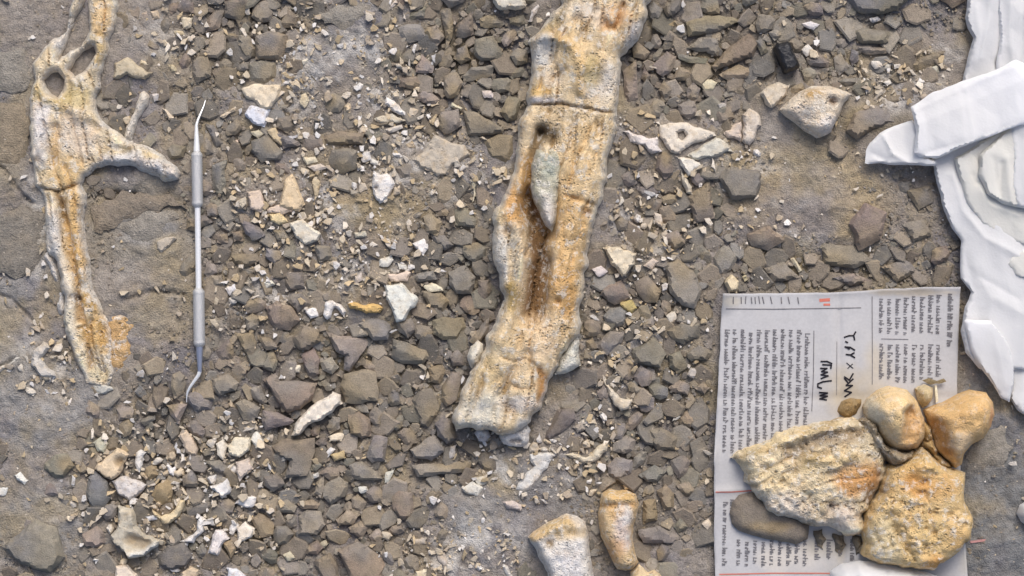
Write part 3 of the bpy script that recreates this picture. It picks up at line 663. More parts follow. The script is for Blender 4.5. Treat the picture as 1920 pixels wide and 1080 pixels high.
relief('bone_knob', [(1729, 768), (1746, 760), (1764, 754), (1790, 739), (1816, 729), (1840, 734), (1853, 752), (1856, 775), (1850, 798), (1833, 818), (1812, 834), (1800, 850), (1795, 868), (1783, 875), (1764, 856), (1746, 830), (1738, 802)], 34, 12, 38, soft=14, lift=PZ - 1, depth=4, parent=nb, mat='smoothbone', base=(206, 172, 122), res=3.8, rough=1.4, nscale=14, seed=61, jit=1.8,
       feats=[([(1745, 790), (1765, 840)], -5, 10, (160, 112, 56), .8), ([(1790, 770), (1830, 760)], 2, 18)], blobs=[(1785, 825, 26, 26, (206, 182, 148), .8), (1800, 770, 50, 36, (206, 168, 112), .6), (1750, 765, 20, 10, (214, 180, 126), .7), (1845, 780, 10, 26, (206, 142, 100), .6)])
relief('matrix_lump', [(1600, 786), (1618, 772), (1640, 790), (1655, 826), (1690, 842), (1716, 838), (1700, 860), (1668, 868), (1652, 862), (1632, 830)], 23, 8, 12, lift=PZ, depth=0, parent=nb, mat='bone', base=(150, 136, 112), res=3.6, rough=5, nscale=9, jit=4, seed=64, occupy=False, blobs=[(1640, 822, 16, 16, (176, 172, 158), .8)])
relief('matrix_lump', [(1712, 728), (1730, 718), (1746, 726), (1742, 748), (1726, 764), (1716, 752)], 14, 4, 12, lift=PZ, depth=0, parent=nb, mat='bone', base=(196, 178, 138), res=4, rough=2, nscale=10, seed=65, occupy=False)
relief('matrix_lump', [(1722, 786), (1742, 800), (1748, 834), (1770, 866), (1782, 880), (1756, 872), (1735, 842), (1722, 836)], 17, 6, 10, lift=PZ, depth=0, parent=nb, mat='bone', base=(180, 150, 98), res=3.6, rough=4.5, nscale=9, jit=4, seed=66, occupy=False)

for n_, pl in enumerate(([(1524, 996), (1540, 990), (1548, 1010), (1540, 1030), (1530, 1022)], [(1558, 1000), (1580, 1002), (1586, 1020), (1572, 1042), (1562, 1030)], [(1596, 1006), (1614, 1004), (1614, 1036), (1602, 1040)])):
    cl_ = relief('dirt_clod', pl, 4, 1, 6, lift=PZ, depth=0, base=(104, 96, 84), res=4, rough=3, nscale=7, seed=170 + n_, occupy=False, mat='stone', jit=3)
    tag(cl_, ('leftmost', 'middle', 'rightmost')[n_] + ' of three dark dirt clods on the newspaper under the bone plate', 'dirt clod')
# loose crumbs and a stalk on the page
cr = relief('dirt_clod', [(1566, 772), (1575, 752), (1592, 744), (1612, 748), (1612, 762), (1604, 776), (1584, 782)], 5, 1, 8, lift=PZ, depth=0, base=(140, 116, 78), res=4, rough=2.5, nscale=8, seed=71, occupy=False, mat='stone')
tag(cr, 'small brown dirt clod on the newspaper against the knobbed bone', 'dirt clod')
st_ = relief('dry_leaf', [(1725, 712), (1738, 708), (1752, 712), (1765, 709), (1770, 714), (1756, 720), (1740, 720)], 2, .5, 4, lift=PZ + 3, depth=0, base=(120, 106, 78), res=4, rough=.8, nscale=8, seed=72, occupy=False, mat='stone')
tag(st_, 'tiny dry brown leaf scrap on the newspaper above the knobs', 'leaf')
st_ = relief('dry_stalk', [(1748, 722), (1752, 722), (1755, 752), (1750, 754)], 3, 1, 2, lift=PZ + 3, depth=1, base=(214, 206, 180), res=3, rough=.2, seed=73, occupy=False, mat='chipbone', jit=.3)
tag(st_, 'short pale dry stalk between the two knobs of the bone', 'stalk')

# ------------------------------------------------------------------ tissue paper
ti = empty('tissue_heap', 1860, 350, gz1(1860, 350) / 1000)
tag(ti, 'heap of crumpled white tissue paper along the right edge', 'tissue paper')
tz = gz1(1840, 350)
kw = dict(parent=ti, mat='tissue', base=(240, 240, 240), rough=.1, nscale=30, smooth=True, sharp=60, crumple=2.8, soft=1, prof=.9, fold=True)
def layer(name, ol, zl, H, Rr, feats=(), seed=1, tilt=(0, 0), depth=.25):
    kw['mat'] = 'tissue_cream' if seed in (87, 90, 96) else 'tissue'
    return relief(name, ol, H, .25, Rr, lift=tz + zl - 2, depth=depth, res=3.8, seed=seed, jit=1.0, feats=feats, tilt=tilt, **kw)
layer('upper_sheet', [(1812, -120), (1808, 0), (1804, 38), (1809, 58), (1819, 74), (1810, 104), (1801, 150), (1794, 200), (1850, 262), (2070, 262), (2070, -120)], 9, .5, 3, seed=81,
      feats=[([(1852, -100), (1846, 40), (1832, 112)], 2, 10.5), ([(1870, -100), (1866, 60), (1870, 130)], -1.9, 7.5), ([(1822, 20), (1828, 70), (1818, 120)], 1.1, 9), ([(1866, 120)], -3, 7.5)])
layer('upper_sheet', [(1866, -120), (1862, 20), (1868, 70), (1862, 118), (1858, 180), (1900, 262), (2070, 262), (2070, -120)], 12, .5, 3, seed=82, feats=[([(1890, -100), (1884, 60), (1892, 140)], 1.9, 10.5), ([(1912, -20), (1906, 120)], -1.9, 9), ([(1934, -20), (1930, 200)], 2.2, 13.5)])
layer('lower_sheet', [(1742, 300), (1752, 345), (1765, 398), (1780, 428), (1796, 452), (1795, 490), (1796, 522), (1808, 538), (1815, 548), (1804, 575), (1797, 620), (1805, 660), (1830, 690), (1856, 700), (1890, 690), (2070, 700), (2070, 230), (1880, 230)], 9, .5, 3, seed=86,
      feats=[([(1780, 330), (1798, 395), (1838, 446), (1910, 484)], 1.9, 12), ([(1820, 500), (1850, 560), (1840, 640)], 1.5, 24), ([(1800, 460), (1820, 540)], -1.1, 15), ([(1860, 560), (1930, 600)], 1.9, 27), ([(1832, 520), (1900, 560)], -1.1, 9)])
layer('lower_sheet', [(1782, 300), (1796, 345), (1806, 382), (1834, 420), (1872, 446), (1915, 462), (2070, 470), (2070, 240), (1880, 240)], 12, .5, 3, seed=87, feats=[([(1815, 330), (1846, 384), (1900, 405)], 1.7, 12), ([(1816, 330), (1824, 344)], -3, 7.5), ([(1830, 300), (1860, 340)], -1.1, 12)])
layer('lower_sheet', [(1828, 292), (1826, 330), (1842, 366), (1872, 384), (1920, 396), (2070, 398), (2070, 240), (1890, 236)], 15, .5, 3, seed=90, feats=[([(1876, 300), (1880, 350), (1886, 385)], 1.9, 10.5), ([(1868, 310), (1866, 372)], -2.2, 7.5), ([(1852, 300), (1862, 360)], -1.1, 7.5)])
layer('lower_sheet', [(1884, 226), (1888, 300), (1884, 350), (1896, 388), (1930, 398), (2070, 390), (2070, 226)], 18, .5, 3, seed=94, feats=[([(1912, 250), (1910, 370)], 1.5, 12)])
layer('lower_sheet', [(1886, 478), (1878, 498), (1894, 518), (1926, 528), (2070, 530), (2070, 462), (1920, 466)], 12, .5, 3, seed=96)
layer('torn_strip', [(1698, 205), (1740, 178), (1790, 158), (1850, 138), (1892, 118), (1925, 130), (1918, 232), (1895, 240), (1850, 258), (1790, 280), (1745, 300), (1716, 298), (1704, 290), (1709, 250), (1704, 226)], 20, .5, 3, seed=83, tilt=(.03, .02),
      feats=[([(1712, 236), (1800, 200), (1895, 160)], 1.2, 39), ([(1706, 212), (1800, 168), (1890, 130)], 0.75, 7.5), ([(1716, 292), (1800, 270), (1900, 232)], -1.1, 9), ([(1800, 172), (1812, 262)], 0.9, 7.5)])
layer('strip_end', [(1618, 308), (1619, 285), (1626, 270), (1644, 252), (1672, 238), (1704, 228), (1722, 250), (1724, 296), (1748, 306), (1745, 313), (1690, 311)], 12, .5, 3, seed=84, tilt=(.06, 0), feats=[([(1650, 256), (1666, 290), (1692, 306)], 2.2, 6), ([(1632, 290), (1658, 304)], -1.9, 13.5)])
layer('torn_flap', [(1800, 600), (1812, 655), (1832, 690), (1852, 716), (1870, 744), (1885, 752), (1893, 722), (1895, 690), (1886, 654), (1874, 630), (1850, 600)], 13, .5, 3, seed=88, tilt=(-.02, -.03), feats=[([(1850, 620), (1876, 720)], 1.2, 21)])
layer('hanging_sheet', [(1866, 600), (1884, 655), (1892, 700), (1888, 745), (1904, 768), (1925, 782), (2070, 800), (2070, 600)], 5, .5, 3, seed=89, feats=[([(1915, 650), (1912, 760)], 1.5, 24)])
kw.pop('parent'); kw['mat'] = 'tissue'
t2 = relief('tissue_piece', [(1552, 1066), (1572, 1054), (1604, 1048), (1644, 1050), (1690, 1060), (1735, 1070), (1768, 1082), (1775, 1130), (1545, 1130)], 14, 3, 26, lift=PZ + 3, depth=0, res=4.5, seed=91, jit=1, feats=[([(1600, 1056), (1640, 1165)], 4, 16), ([(1660, 1070), (1700, 1165)], -4, 14)], **kw)
tag(t2, 'white tissue piece at the bottom edge overlapping the newspaper', 'tissue paper')
t3 = relief('tissue_piece', [(1904, 962), (1910, 946), (1922, 938), (1960, 930), (1970, 990), (1926, 988), (1912, 976)], 12, 3, 14, res=4.5, seed=92, jit=.8, **kw)
tag(t3, 'small white tissue scrap at the right edge beside the grey ground', 'tissue paper')
th_ = relief('pink_thread', [(1818, 1014), (1850, 1010), (1882, 1004), (1883, 1007), (1850, 1014), (1819, 1018)], 2.4, 1, 2, base=(180, 136, 130), res=4, rough=.1, seed=93, jit=.3, mat='pink')
tag(th_, 'thin pinkish thread on grey ground right of the newspaper', 'thread')

# ------------------------------------------------------------------ dental pick
def tube(name, pts, mat, parent, n=16, ribs=False):
    P = np.array([(float(X(p[0])), float(Y(p[1])), p[2] / 1000) for p in pts]); rad = np.array([p[3] * S for p in pts])
    V_, F_ = [], []
    for i in range(len(P)):
        d = P[min(i + 1, len(P) - 1)] - P[max(i - 1, 0)]; d = d / np.linalg.norm(d)
        u = np.cross(d, (0, 0, 1.0)); u = u / np.linalg.norm(u); w_ = np.cross(u, d)
        for k in range(n):
            a = 2 * math.pi * k / n; V_.append(P[i] + rad[i] * (math.cos(a) * u + math.sin(a) * w_))
    for i in range(len(P) - 1):
        for k in range(n): F_.append((i * n + k, i * n + (k + 1) % n, (i + 1) * n + (k + 1) % n, (i + 1) * n + k))
    F_.append(tuple(range(n - 1, -1, -1))); F_.append(tuple((len(P) - 1) * n + k for k in range(n)))
    F_ = [tuple(reversed(q)) for q in F_]
    return mesh_obj(name, V_, F_, M[mat], parent, smooth=True, sharp=50)
tl = empty('dental_pick', 373, 470, gz1(373, 470) / 1000)
tag(tl, 'slim double-ended steel dental pick with two knurled grips', 'dental pick')
yq = np.linspace(190, 750, 60); Z0 = float(np.max(gz(np.full(60, 373.0), yq))) + 5.0
def axx(y): return 371 + (y - 285) / 365 * 5.0
def seg(y0, y1, r0, r1, k, zz=Z0): return [(axx(y), y, zz, r0 + (r1 - r0) * i / (k - 1)) for i, y in enumerate(np.linspace(y0, y1, k))]
tube('tip', [(386, 188, Z0 - 3.5, .8), (383, 200, Z0 - 2.6, 1.3), (378, 213, Z0 - 1.2, 1.8), (373, 226, Z0 - .3, 2.3), (axx(236), 236, Z0, 2.8)], 'steel', tl)
tube('shank', seg(235, 284, 2.8, 6.4, 8), 'steel', tl)
def grip(y0, y1, r):
    ys = np.linspace(y0, y1, 41); out = []
    for i, y in enumerate(ys):
        e = min(i, 40 - i); rr = r * min(1, .55 + .2 * e) - (.8 if (i % 2 and 3 < i < 37) else 0)
        out.append((axx(y), y, Z0, rr))
    return out
tube('grip', grip(284, 390, 10.8), 'knurl', tl, 20)
tube('handle', seg(389, 541, 5.6, 5.6, 10), 'steel', tl)
tube('grip', grip(540, 651, 11.4), 'knurl', tl, 20)
tube('shank', seg(650, 697, 7.0, 3.8, 8), 'steelreflect', tl)
tube('tip', [(axx(696), 696, Z0, 3.9), (374, 703, Z0 - .2, 3.6), (366, 714, Z0 - .8, 3.0), (358, 725, Z0 - 1.5, 2.6), (353, 734, Z0 - 2.2, 2.2), (351, 744, Z0 - 3.2, 1.5), (350.5, 754, Z0 - 4.2, .8)], 'steel', tl)

bl = relief('black_lump', [(1449, 91), (1453, 86), (1474, 80), (1479, 83), (1496, 125), (1494, 130), (1471, 139), (1466, 136)], 12, 8, 4, base=(30, 30, 33), res=4.0, rough=.15, seed=95, mat='black', jit=.6, sharp=30, soft=1)
tag(bl, 'small glossy black boxy lump among stones above the porous bone', 'lump')
# ------------------------------------------------------------------ traced bone chips and stones (photo pixels)
def PP(s): return [tuple(map(float, q.split(','))) for q in s.split()]
CW, CC, CP, CG, CO = (222, 218, 212), (216, 202, 178), (208, 190, 172), (190, 186, 176), (206, 172, 112)
NAMED = [   # chips that can be named by their own look
 ('455,169 476,159 500,158 529,157 520,185 505,204 490,203 468,185', CC, 4, 'cream triangular bone chip right above a white chip', 'the cream triangular chip'),
 ('468,199 490,203 507,206 503,222 496,239 476,231 459,215', (214, 216, 222), 4, 'bluish-white bone chip under the cream triangular chip', None),
 ('701,322 714,330 727,326 739,344 731,367 714,381 701,363 696,341', CW, 5, 'white lozenge bone chip with a dark pit', 'the white lozenge chip'),
 ('724,178 739,189 761,215 742,213 722,196', CW, 4, 'white slanting bone splinter above the white lozenge chip', 'the slanting white splinter'),
 ('772,298 792,286 806,270 815,254 830,262 852,268 874,272 882,290 866,304 850,312 842,326 820,331 806,320 788,314', (184, 174, 158), 4, 'broad grey-beige bone plate left of the long bone', 'the grey-beige plate'),
 ('716,527 735,532 753,536 783,560 779,578 761,597 744,604 735,582 725,556', (214, 214, 204), 6, 'large white bone chip with a pink corner', 'the large white chip'),
 ('653,571 672,567 700,571 716,577 713,588 687,588', CO, 5, 'elongated orange bone piece beside a white hook', 'the elongated orange piece'),
 ('611,567 624,563 640,572 648,585 646,596 636,586 629,577 622,582 616,598 610,590', CW, 4, 'white hook-shaped bone chip', 'the white hook'),
 ('548,817 550,802 579,769 600,750 624,732 640,740 643,757 605,787 579,797 561,818', (222, 212, 196), 8, 'long tapering white bone piece slanting among brown stones', 'the tapering white bone'),
 ('394,913 426,897 431,917 418,933', CW, 5, 'bright white triangular chip with its point to the left', 'the bright white triangle'),
 ('404,995 418,994 431,1010 416,1022 409,1040 387,1037 398,1017', (220, 212, 206), 5, 'white bone piece waisted like a bow tie', 'the bow-tie bone'),
 ('178,880 200,858 219,843 240,852 232,868 222,887 209,900', (214, 194, 164), 7, 'cream lump of bone with a brown hollow', 'the cream lump'),
 ('209,902 237,891 274,910 263,924 244,940 222,924', (204, 198, 192), 6, 'pale lilac bone piece just below the cream lump', None),
 ('222,947 237,950 250,956 256,987 270,1000 297,1014 296,1026 274,1040 241,1046 219,1024 209,1002 222,984', (190, 182, 164), 9, 'broad beige bone with a curved white lower rim', 'the broad beige bone'),
 ('374,968 384,974 382,996 363,1018 337,1015 352,1006 370,993', CW, 5, 'white crescent bone rim opening up to the left', 'the white crescent'),
 ('285,955 300,968 318,962 335,943 344,938 336,965 318,979 304,981 288,968', (218, 200, 164), 6, 'cream crescent chip under an ochre stone', None),
 ('1129,464 1153,460 1194,475 1190,497 1168,517 1150,497', (212, 200, 176), 7, 'big cream triangular chip right of the long bone', 'the big cream triangle'),
 ('1230,226 1240,232 1290,232 1340,252 1302,270 1275,291 1258,285 1240,260', (212, 202, 186), 4, 'broad thin cream plate with a small hole, broken from its neighbours', 'the broken cream plate'),
 ('1283,293 1312,275 1340,257 1365,270 1373,285 1340,294 1310,301', (198, 194, 180), 4, 'pale grey triangular plate parted from the cream plate by a crack', None),
 ('1265,291 1300,299 1313,310 1292,329 1275,311', (222, 216, 202), 4, 'small white kite-shaped chip under the broken cream plate', None),
 ('1274,314 1284,330 1296,350 1298,366 1287,362 1278,340', (206, 196, 176), 4, 'narrow pointed chip below the white kite', None),
 ('1167,246 1180,244 1195,256 1216,258 1233,256 1241,285 1220,290 1205,272 1180,268', (210, 202, 196), 4, 'pale two-lobed bone chip between long bone and cream plate', None),
 ('1355,250 1390,224 1388,264 1362,258', (206, 190, 174), 3.5, 'pinkish thin chip left of a tall pale plate', None),
 ('1390,215 1405,203 1420,215 1428,237 1415,255 1405,272 1385,266 1392,240', (208, 196, 180), 5, 'tall pale plate with a straight left edge below the black lump', 'the tall pale plate'),
 ('1426,178 1440,160 1455,154 1481,160 1474,180 1457,188 1448,200 1436,196', (206, 194, 174), 7, 'pale chip touching the porous bone on its left', None),
 ('994,854 1020,847 1042,850 1030,874 1008,900 983,922 966,918 983,895 1001,874', (206, 204, 198), 3, 'whitish streak of crumbled bone below the long bone', 'the whitish streak'),
 ('1058,852 1074,846 1098,856 1114,852 1124,836 1138,829 1138,846 1118,862 1095,868 1070,860', (204, 194, 172), 4, 'forked thin cream bone below the foot of the long bone', 'the forked thin bone'),
 ('1128,698 1134,706 1150,735 1164,745 1187,748 1180,764 1165,769 1152,757 1142,738', (200, 190, 172), 3.5, 'fan-shaped pale chip with a long thin stem', 'the fan-shaped chip'),
 ('942,939 960,938 977,945 976,956 950,953', (196, 184, 176), 3.5, 'pale pink oval chip on bare grey soil', 'the pale pink oval'),
 ('1360,532 1370,515 1384,528 1381,550 1364,550', (214, 198, 166), 7, 'cream knob of bone at the upper left corner of the newspaper', 'the newspaper corner'),
 ('215,118 240,107 262,128 289,136 272,151 255,148 240,138 216,147', (184, 172, 148), 5, 'grey-beige bone chip right of the forked bone top', 'the grey-beige chip'),
 ('915,-20 985,-20 986,14 966,23 940,16 925,4', (206, 200, 184), 9, 'white rough piece cut by the top edge of the picture', 'the white piece at the top'),
 ('535,341 548,326 563,350 574,384 562,396 520,391 531,367', (218, 196, 162), 5, 'peach bone chip with a peaked top', 'the peaked peach chip'),
 ('64,660 84,640 96,652 80,672 92,690 106,702 84,704 62,684', (196, 190, 180), 5, 'white crumbly bone mass left of the forked bone foot', 'the white crumbly mass'),
]
CHIPS = [
 ('464,358 490,355 500,385 490,400 470,392', CP), ('500,396 530,381 560,396 530,402', CP), ('505,401 527,397 540,415 524,423 508,415', (216, 196, 154)), ('544,421 568,414 601,438 598,452 575,459 557,445', (216, 208, 190)),
 ('774,458 798,444 804,467 794,480', CW), ('713,487 735,477 739,488 727,501 712,499', (212, 208, 196)), ('742,490 761,497 763,508 748,506', (212, 208, 196)), ('727,515 768,510 764,527 732,528', CP), ('794,538 809,530 831,543 805,547', (216, 208, 184)),
 ('572,582 590,578 597,592 583,597', CW), ('490,527 509,526 516,533 500,540', (216, 212, 196)), ('422,541 442,531 448,542 431,555', (208, 206, 206)), ('538,696 546,684 563,686 561,698', (222, 212, 190)), ('614,817 642,814 640,828 616,829', CC),
 ('606,852 620,838 628,843 613,859', CW), ('618,852 645,845 649,861 625,867', (188, 168, 128)), ('425,836 440,820 470,820 468,845 450,856 430,851', (220, 210, 186)), ('465,825 480,809 496,830 485,842', (216, 212, 200)), ('442,866 468,858 477,880 462,890 450,903 443,885', (200, 186, 172)),
 ('438,944 455,931 480,932 478,948 463,953', CW), ('444,992 459,979 478,991 472,1007 448,1016', (222, 212, 196)), ('424,1064 444,1064 462,1080 452,1092 428,1084', (214, 214, 216)), ('254,850 263,843 279,847 269,855 268,873 261,886 253,872', (214, 210, 202)), ('313,869 322,878 332,872 326,892 317,888', CW),
 ('333,817 348,807 361,824 371,843 367,855 348,849 344,832', (200, 182, 160)), ('404,832 418,824 427,836 419,861 407,853', (214, 206, 190)), ('217,1061 237,1060 257,1076 262,1100 214,1100', (218, 204, 186)), ('339,1074 356,1061 371,1069 368,1100 338,1100', (196, 178, 152)), ('28,888 41,883 57,900 48,909 34,899', (218, 216, 206)),
 ('-8,912 17,914 12,926 -8,932', (204, 204, 198)), ('172,829 189,818 203,832 196,851 181,848', (178, 178, 160)), ('174,725 190,719 212,728 200,738 182,737', (186, 184, 174)), ('868,917 885,905 906,915 896,929 880,925', (206, 202, 190)), ('892,898 908,894 912,905 898,912', (200, 196, 182)),
 ('1106,503 1127,498 1140,510 1124,518', (210, 200, 196)), ('1206,498 1224,481 1236,490 1221,504', (200, 186, 172)), ('1226,401 1239,403 1247,430 1236,424', (196, 184, 168)), ('1163,568 1183,563 1199,579 1183,590 1168,580', (176, 160, 108)), ('1212,611 1240,615 1222,622', (214, 200, 176)), ('1249,592 1264,584 1268,596 1256,607', (204, 196, 180)),
 ('1504,46 1520,39 1538,46 1525,57', (206, 202, 200)), ('1503,95 1513,85 1523,95 1512,106', (212, 206, 196)), ('1526,70 1534,68 1538,86 1530,90', (196, 186, 174)), ('1630,37 1645,31 1651,38 1638,42', (196, 192, 188)), ('1633,117 1650,116 1656,126 1641,129', (212, 206, 196)), ('1660,120 1668,121 1667,129 1659,129', (206, 200, 186)), ('1675,121 1688,120 1687,129 1675,130', (206, 200, 190)),
 ('1636,187 1649,168 1656,172 1643,191', (186, 176, 160)), ('1654,154 1668,148 1676,158 1662,163', (214, 208, 196)), ('1745,128 1758,124 1760,138 1750,142', (190, 186, 168)), ('1718,182 1732,174 1738,184 1726,192', (170, 158, 144)), ('1312,158 1325,150 1346,155 1336,168 1322,169', (204, 196, 168)), ('1482,486 1488,483 1504,507 1498,511', (196, 186, 160)),
 ('988,42 995,20 1010,7 1014,15 998,42', (196, 190, 184)), ('717,23 742,1 746,6 724,26', (192, 182, 172)), ('565,83 578,82 579,95 566,95', (214, 206, 190)), ('566,114 580,106 583,113 570,122', (208, 200, 182)), ('264,24 276,20 280,33 268,36', (180, 164, 148)), ('282,22 296,19 299,34 286,37', (188, 172, 150)), ('338,32 362,33 358,50 344,53', (204, 192, 168)),
 ('326,59 344,57 346,65 330,67', (196, 182, 152)), ('304,203 312,204 326,220 318,225', (204, 192, 174)), ('286,178 296,176 298,190 288,192', (198, 192, 186)), ('265,113 285,121 278,126 262,120', (206, 194, 168)), ('314,120 328,122 332,132 322,134', (196, 182, 150)), ('412,218 440,202 442,208 418,222', (202, 186, 162)), ('565,178 574,174 580,190 572,202 563,195', (206, 194, 166)),
 ('568,296 594,290 597,304 576,310', (206, 196, 170)), ('436,266 446,262 447,284 438,284', (206, 184, 164)), ('538,254 562,250 564,258 544,264', (204, 202, 202)), ('702,224 735,215 763,226 742,231 715,229', (186, 180, 164)), ('676,288 694,284 697,300 682,304', (206, 202, 196)), ('694,296 712,302 708,310 696,306', (200, 196, 186)), ('722,242 754,234 757,242 730,250', (198, 190, 178)),
 ('846,194 866,202 864,208 848,200', (200, 192, 166)), ('904,172 922,170 924,182 908,184', (196, 186, 180)), ('885,342 892,338 894,364 886,380', (204, 196, 172)), ('862,347 876,344 882,352 868,356', (198, 188, 170)), ('1392,520 1398,516 1402,524 1396,528', (180, 170, 140)), ('1260,790 1272,764 1278,778 1268,790', (206, 200, 186)), ('1295,690 1306,692 1302,708 1292,704', (186, 178, 168)),
 ('1084,790 1096,782 1099,794 1088,802', (202, 194, 180)), ('1316,982 1328,972 1336,986 1326,994', (208, 194, 174)), ('1168,910 1184,906 1186,914 1172,918', (206, 182, 146)), ('1300,846 1312,850 1310,866 1302,862', (178, 172, 162)), ('770,1010 798,1008 800,1022 778,1024', (176, 166, 152)), ('820,1042 832,1036 840,1060 832,1068', (186, 176, 164)), ('780,1072 800,1066 802,1096 776,1096', (206, 194, 168)),
 ('942,1058 950,1062 962,1084 954,1086', (192, 188, 180)), ('-6,694 18,680 42,664 45,668 20,686 -4,700', (184, 180, 170)), ('296,452 312,444 330,446 322,462 304,474 296,466', (178, 168, 152)), ('4,140 14,132 20,146 10,154', (196, 192, 184)), ('470,248 486,240 498,250 484,262', (200, 190, 164)), ('502,246 516,240 536,262 528,272 512,262', (196, 178, 146)), ('574,312 602,306 616,316 590,322', (196, 184, 170)), ('588,336 600,340 598,370 588,384', (196, 180, 150)), ('560,402 572,398 578,408 566,414', (204, 196, 184)), ('1070,800 1092,790 1100,806 1080,814', (150, 142, 132)), ('716,996 734,1004 728,1014 716,1010', (184, 172, 152)), ('600,1020 612,1012 618,1022 606,1030', (176, 166, 142)), ('530,1040 544,1032 552,1046 540,1052', (188, 180, 156)), ('724,888 742,878 738,888 724,906', (196, 194, 180)), ('672,917 686,914 690,922 678,924', (206, 204, 194)), ('586,890 596,886 598,894 588,897', (204, 200, 192)),
 ('845,838 856,834 852,856 844,860', (196, 190, 182)), ('258,1022 272,1010 282,1020 268,1030', (196, 184, 168)), ('272,968 292,966 294,974 276,978', (204, 206, 210)), ('430,560 440,556 444,566 434,570', (196, 190, 180)), ('640,505 650,498 658,510 646,520', (196, 186, 172)), ('664,436 684,434 688,442 668,446', (196, 190, 172)), ('666,518 678,510 680,524 668,532', (190, 180, 170)),
]
g, b, t, o, u, d, p, k, v_, r, w_ = 'gbtoudpkvrw'
SC = dict(g=(118, 111, 101), b=(119, 103, 85), t=(137, 118, 90), o=(140, 117, 74), u=(110, 112, 116), d=(84, 80, 75), p=(113, 102, 98), k=(140, 126, 112), v=(110, 107, 88), r=(126, 101, 80), w=(146, 140, 130))
_m = np.array((125, 120, 111.))
SC = {q_: tuple(_m + (np.array(c_) * 1.14 - _m) * (.36 if q_ not in 'vurp' else .24)) for q_, c_ in SC.items()}
SN = dict(g='grey', b='brown', t='tan', o='ochre', u='blue-grey', d='dark', p='purplish', k='pinkish', v='olive', r='reddish', w='pale grey')
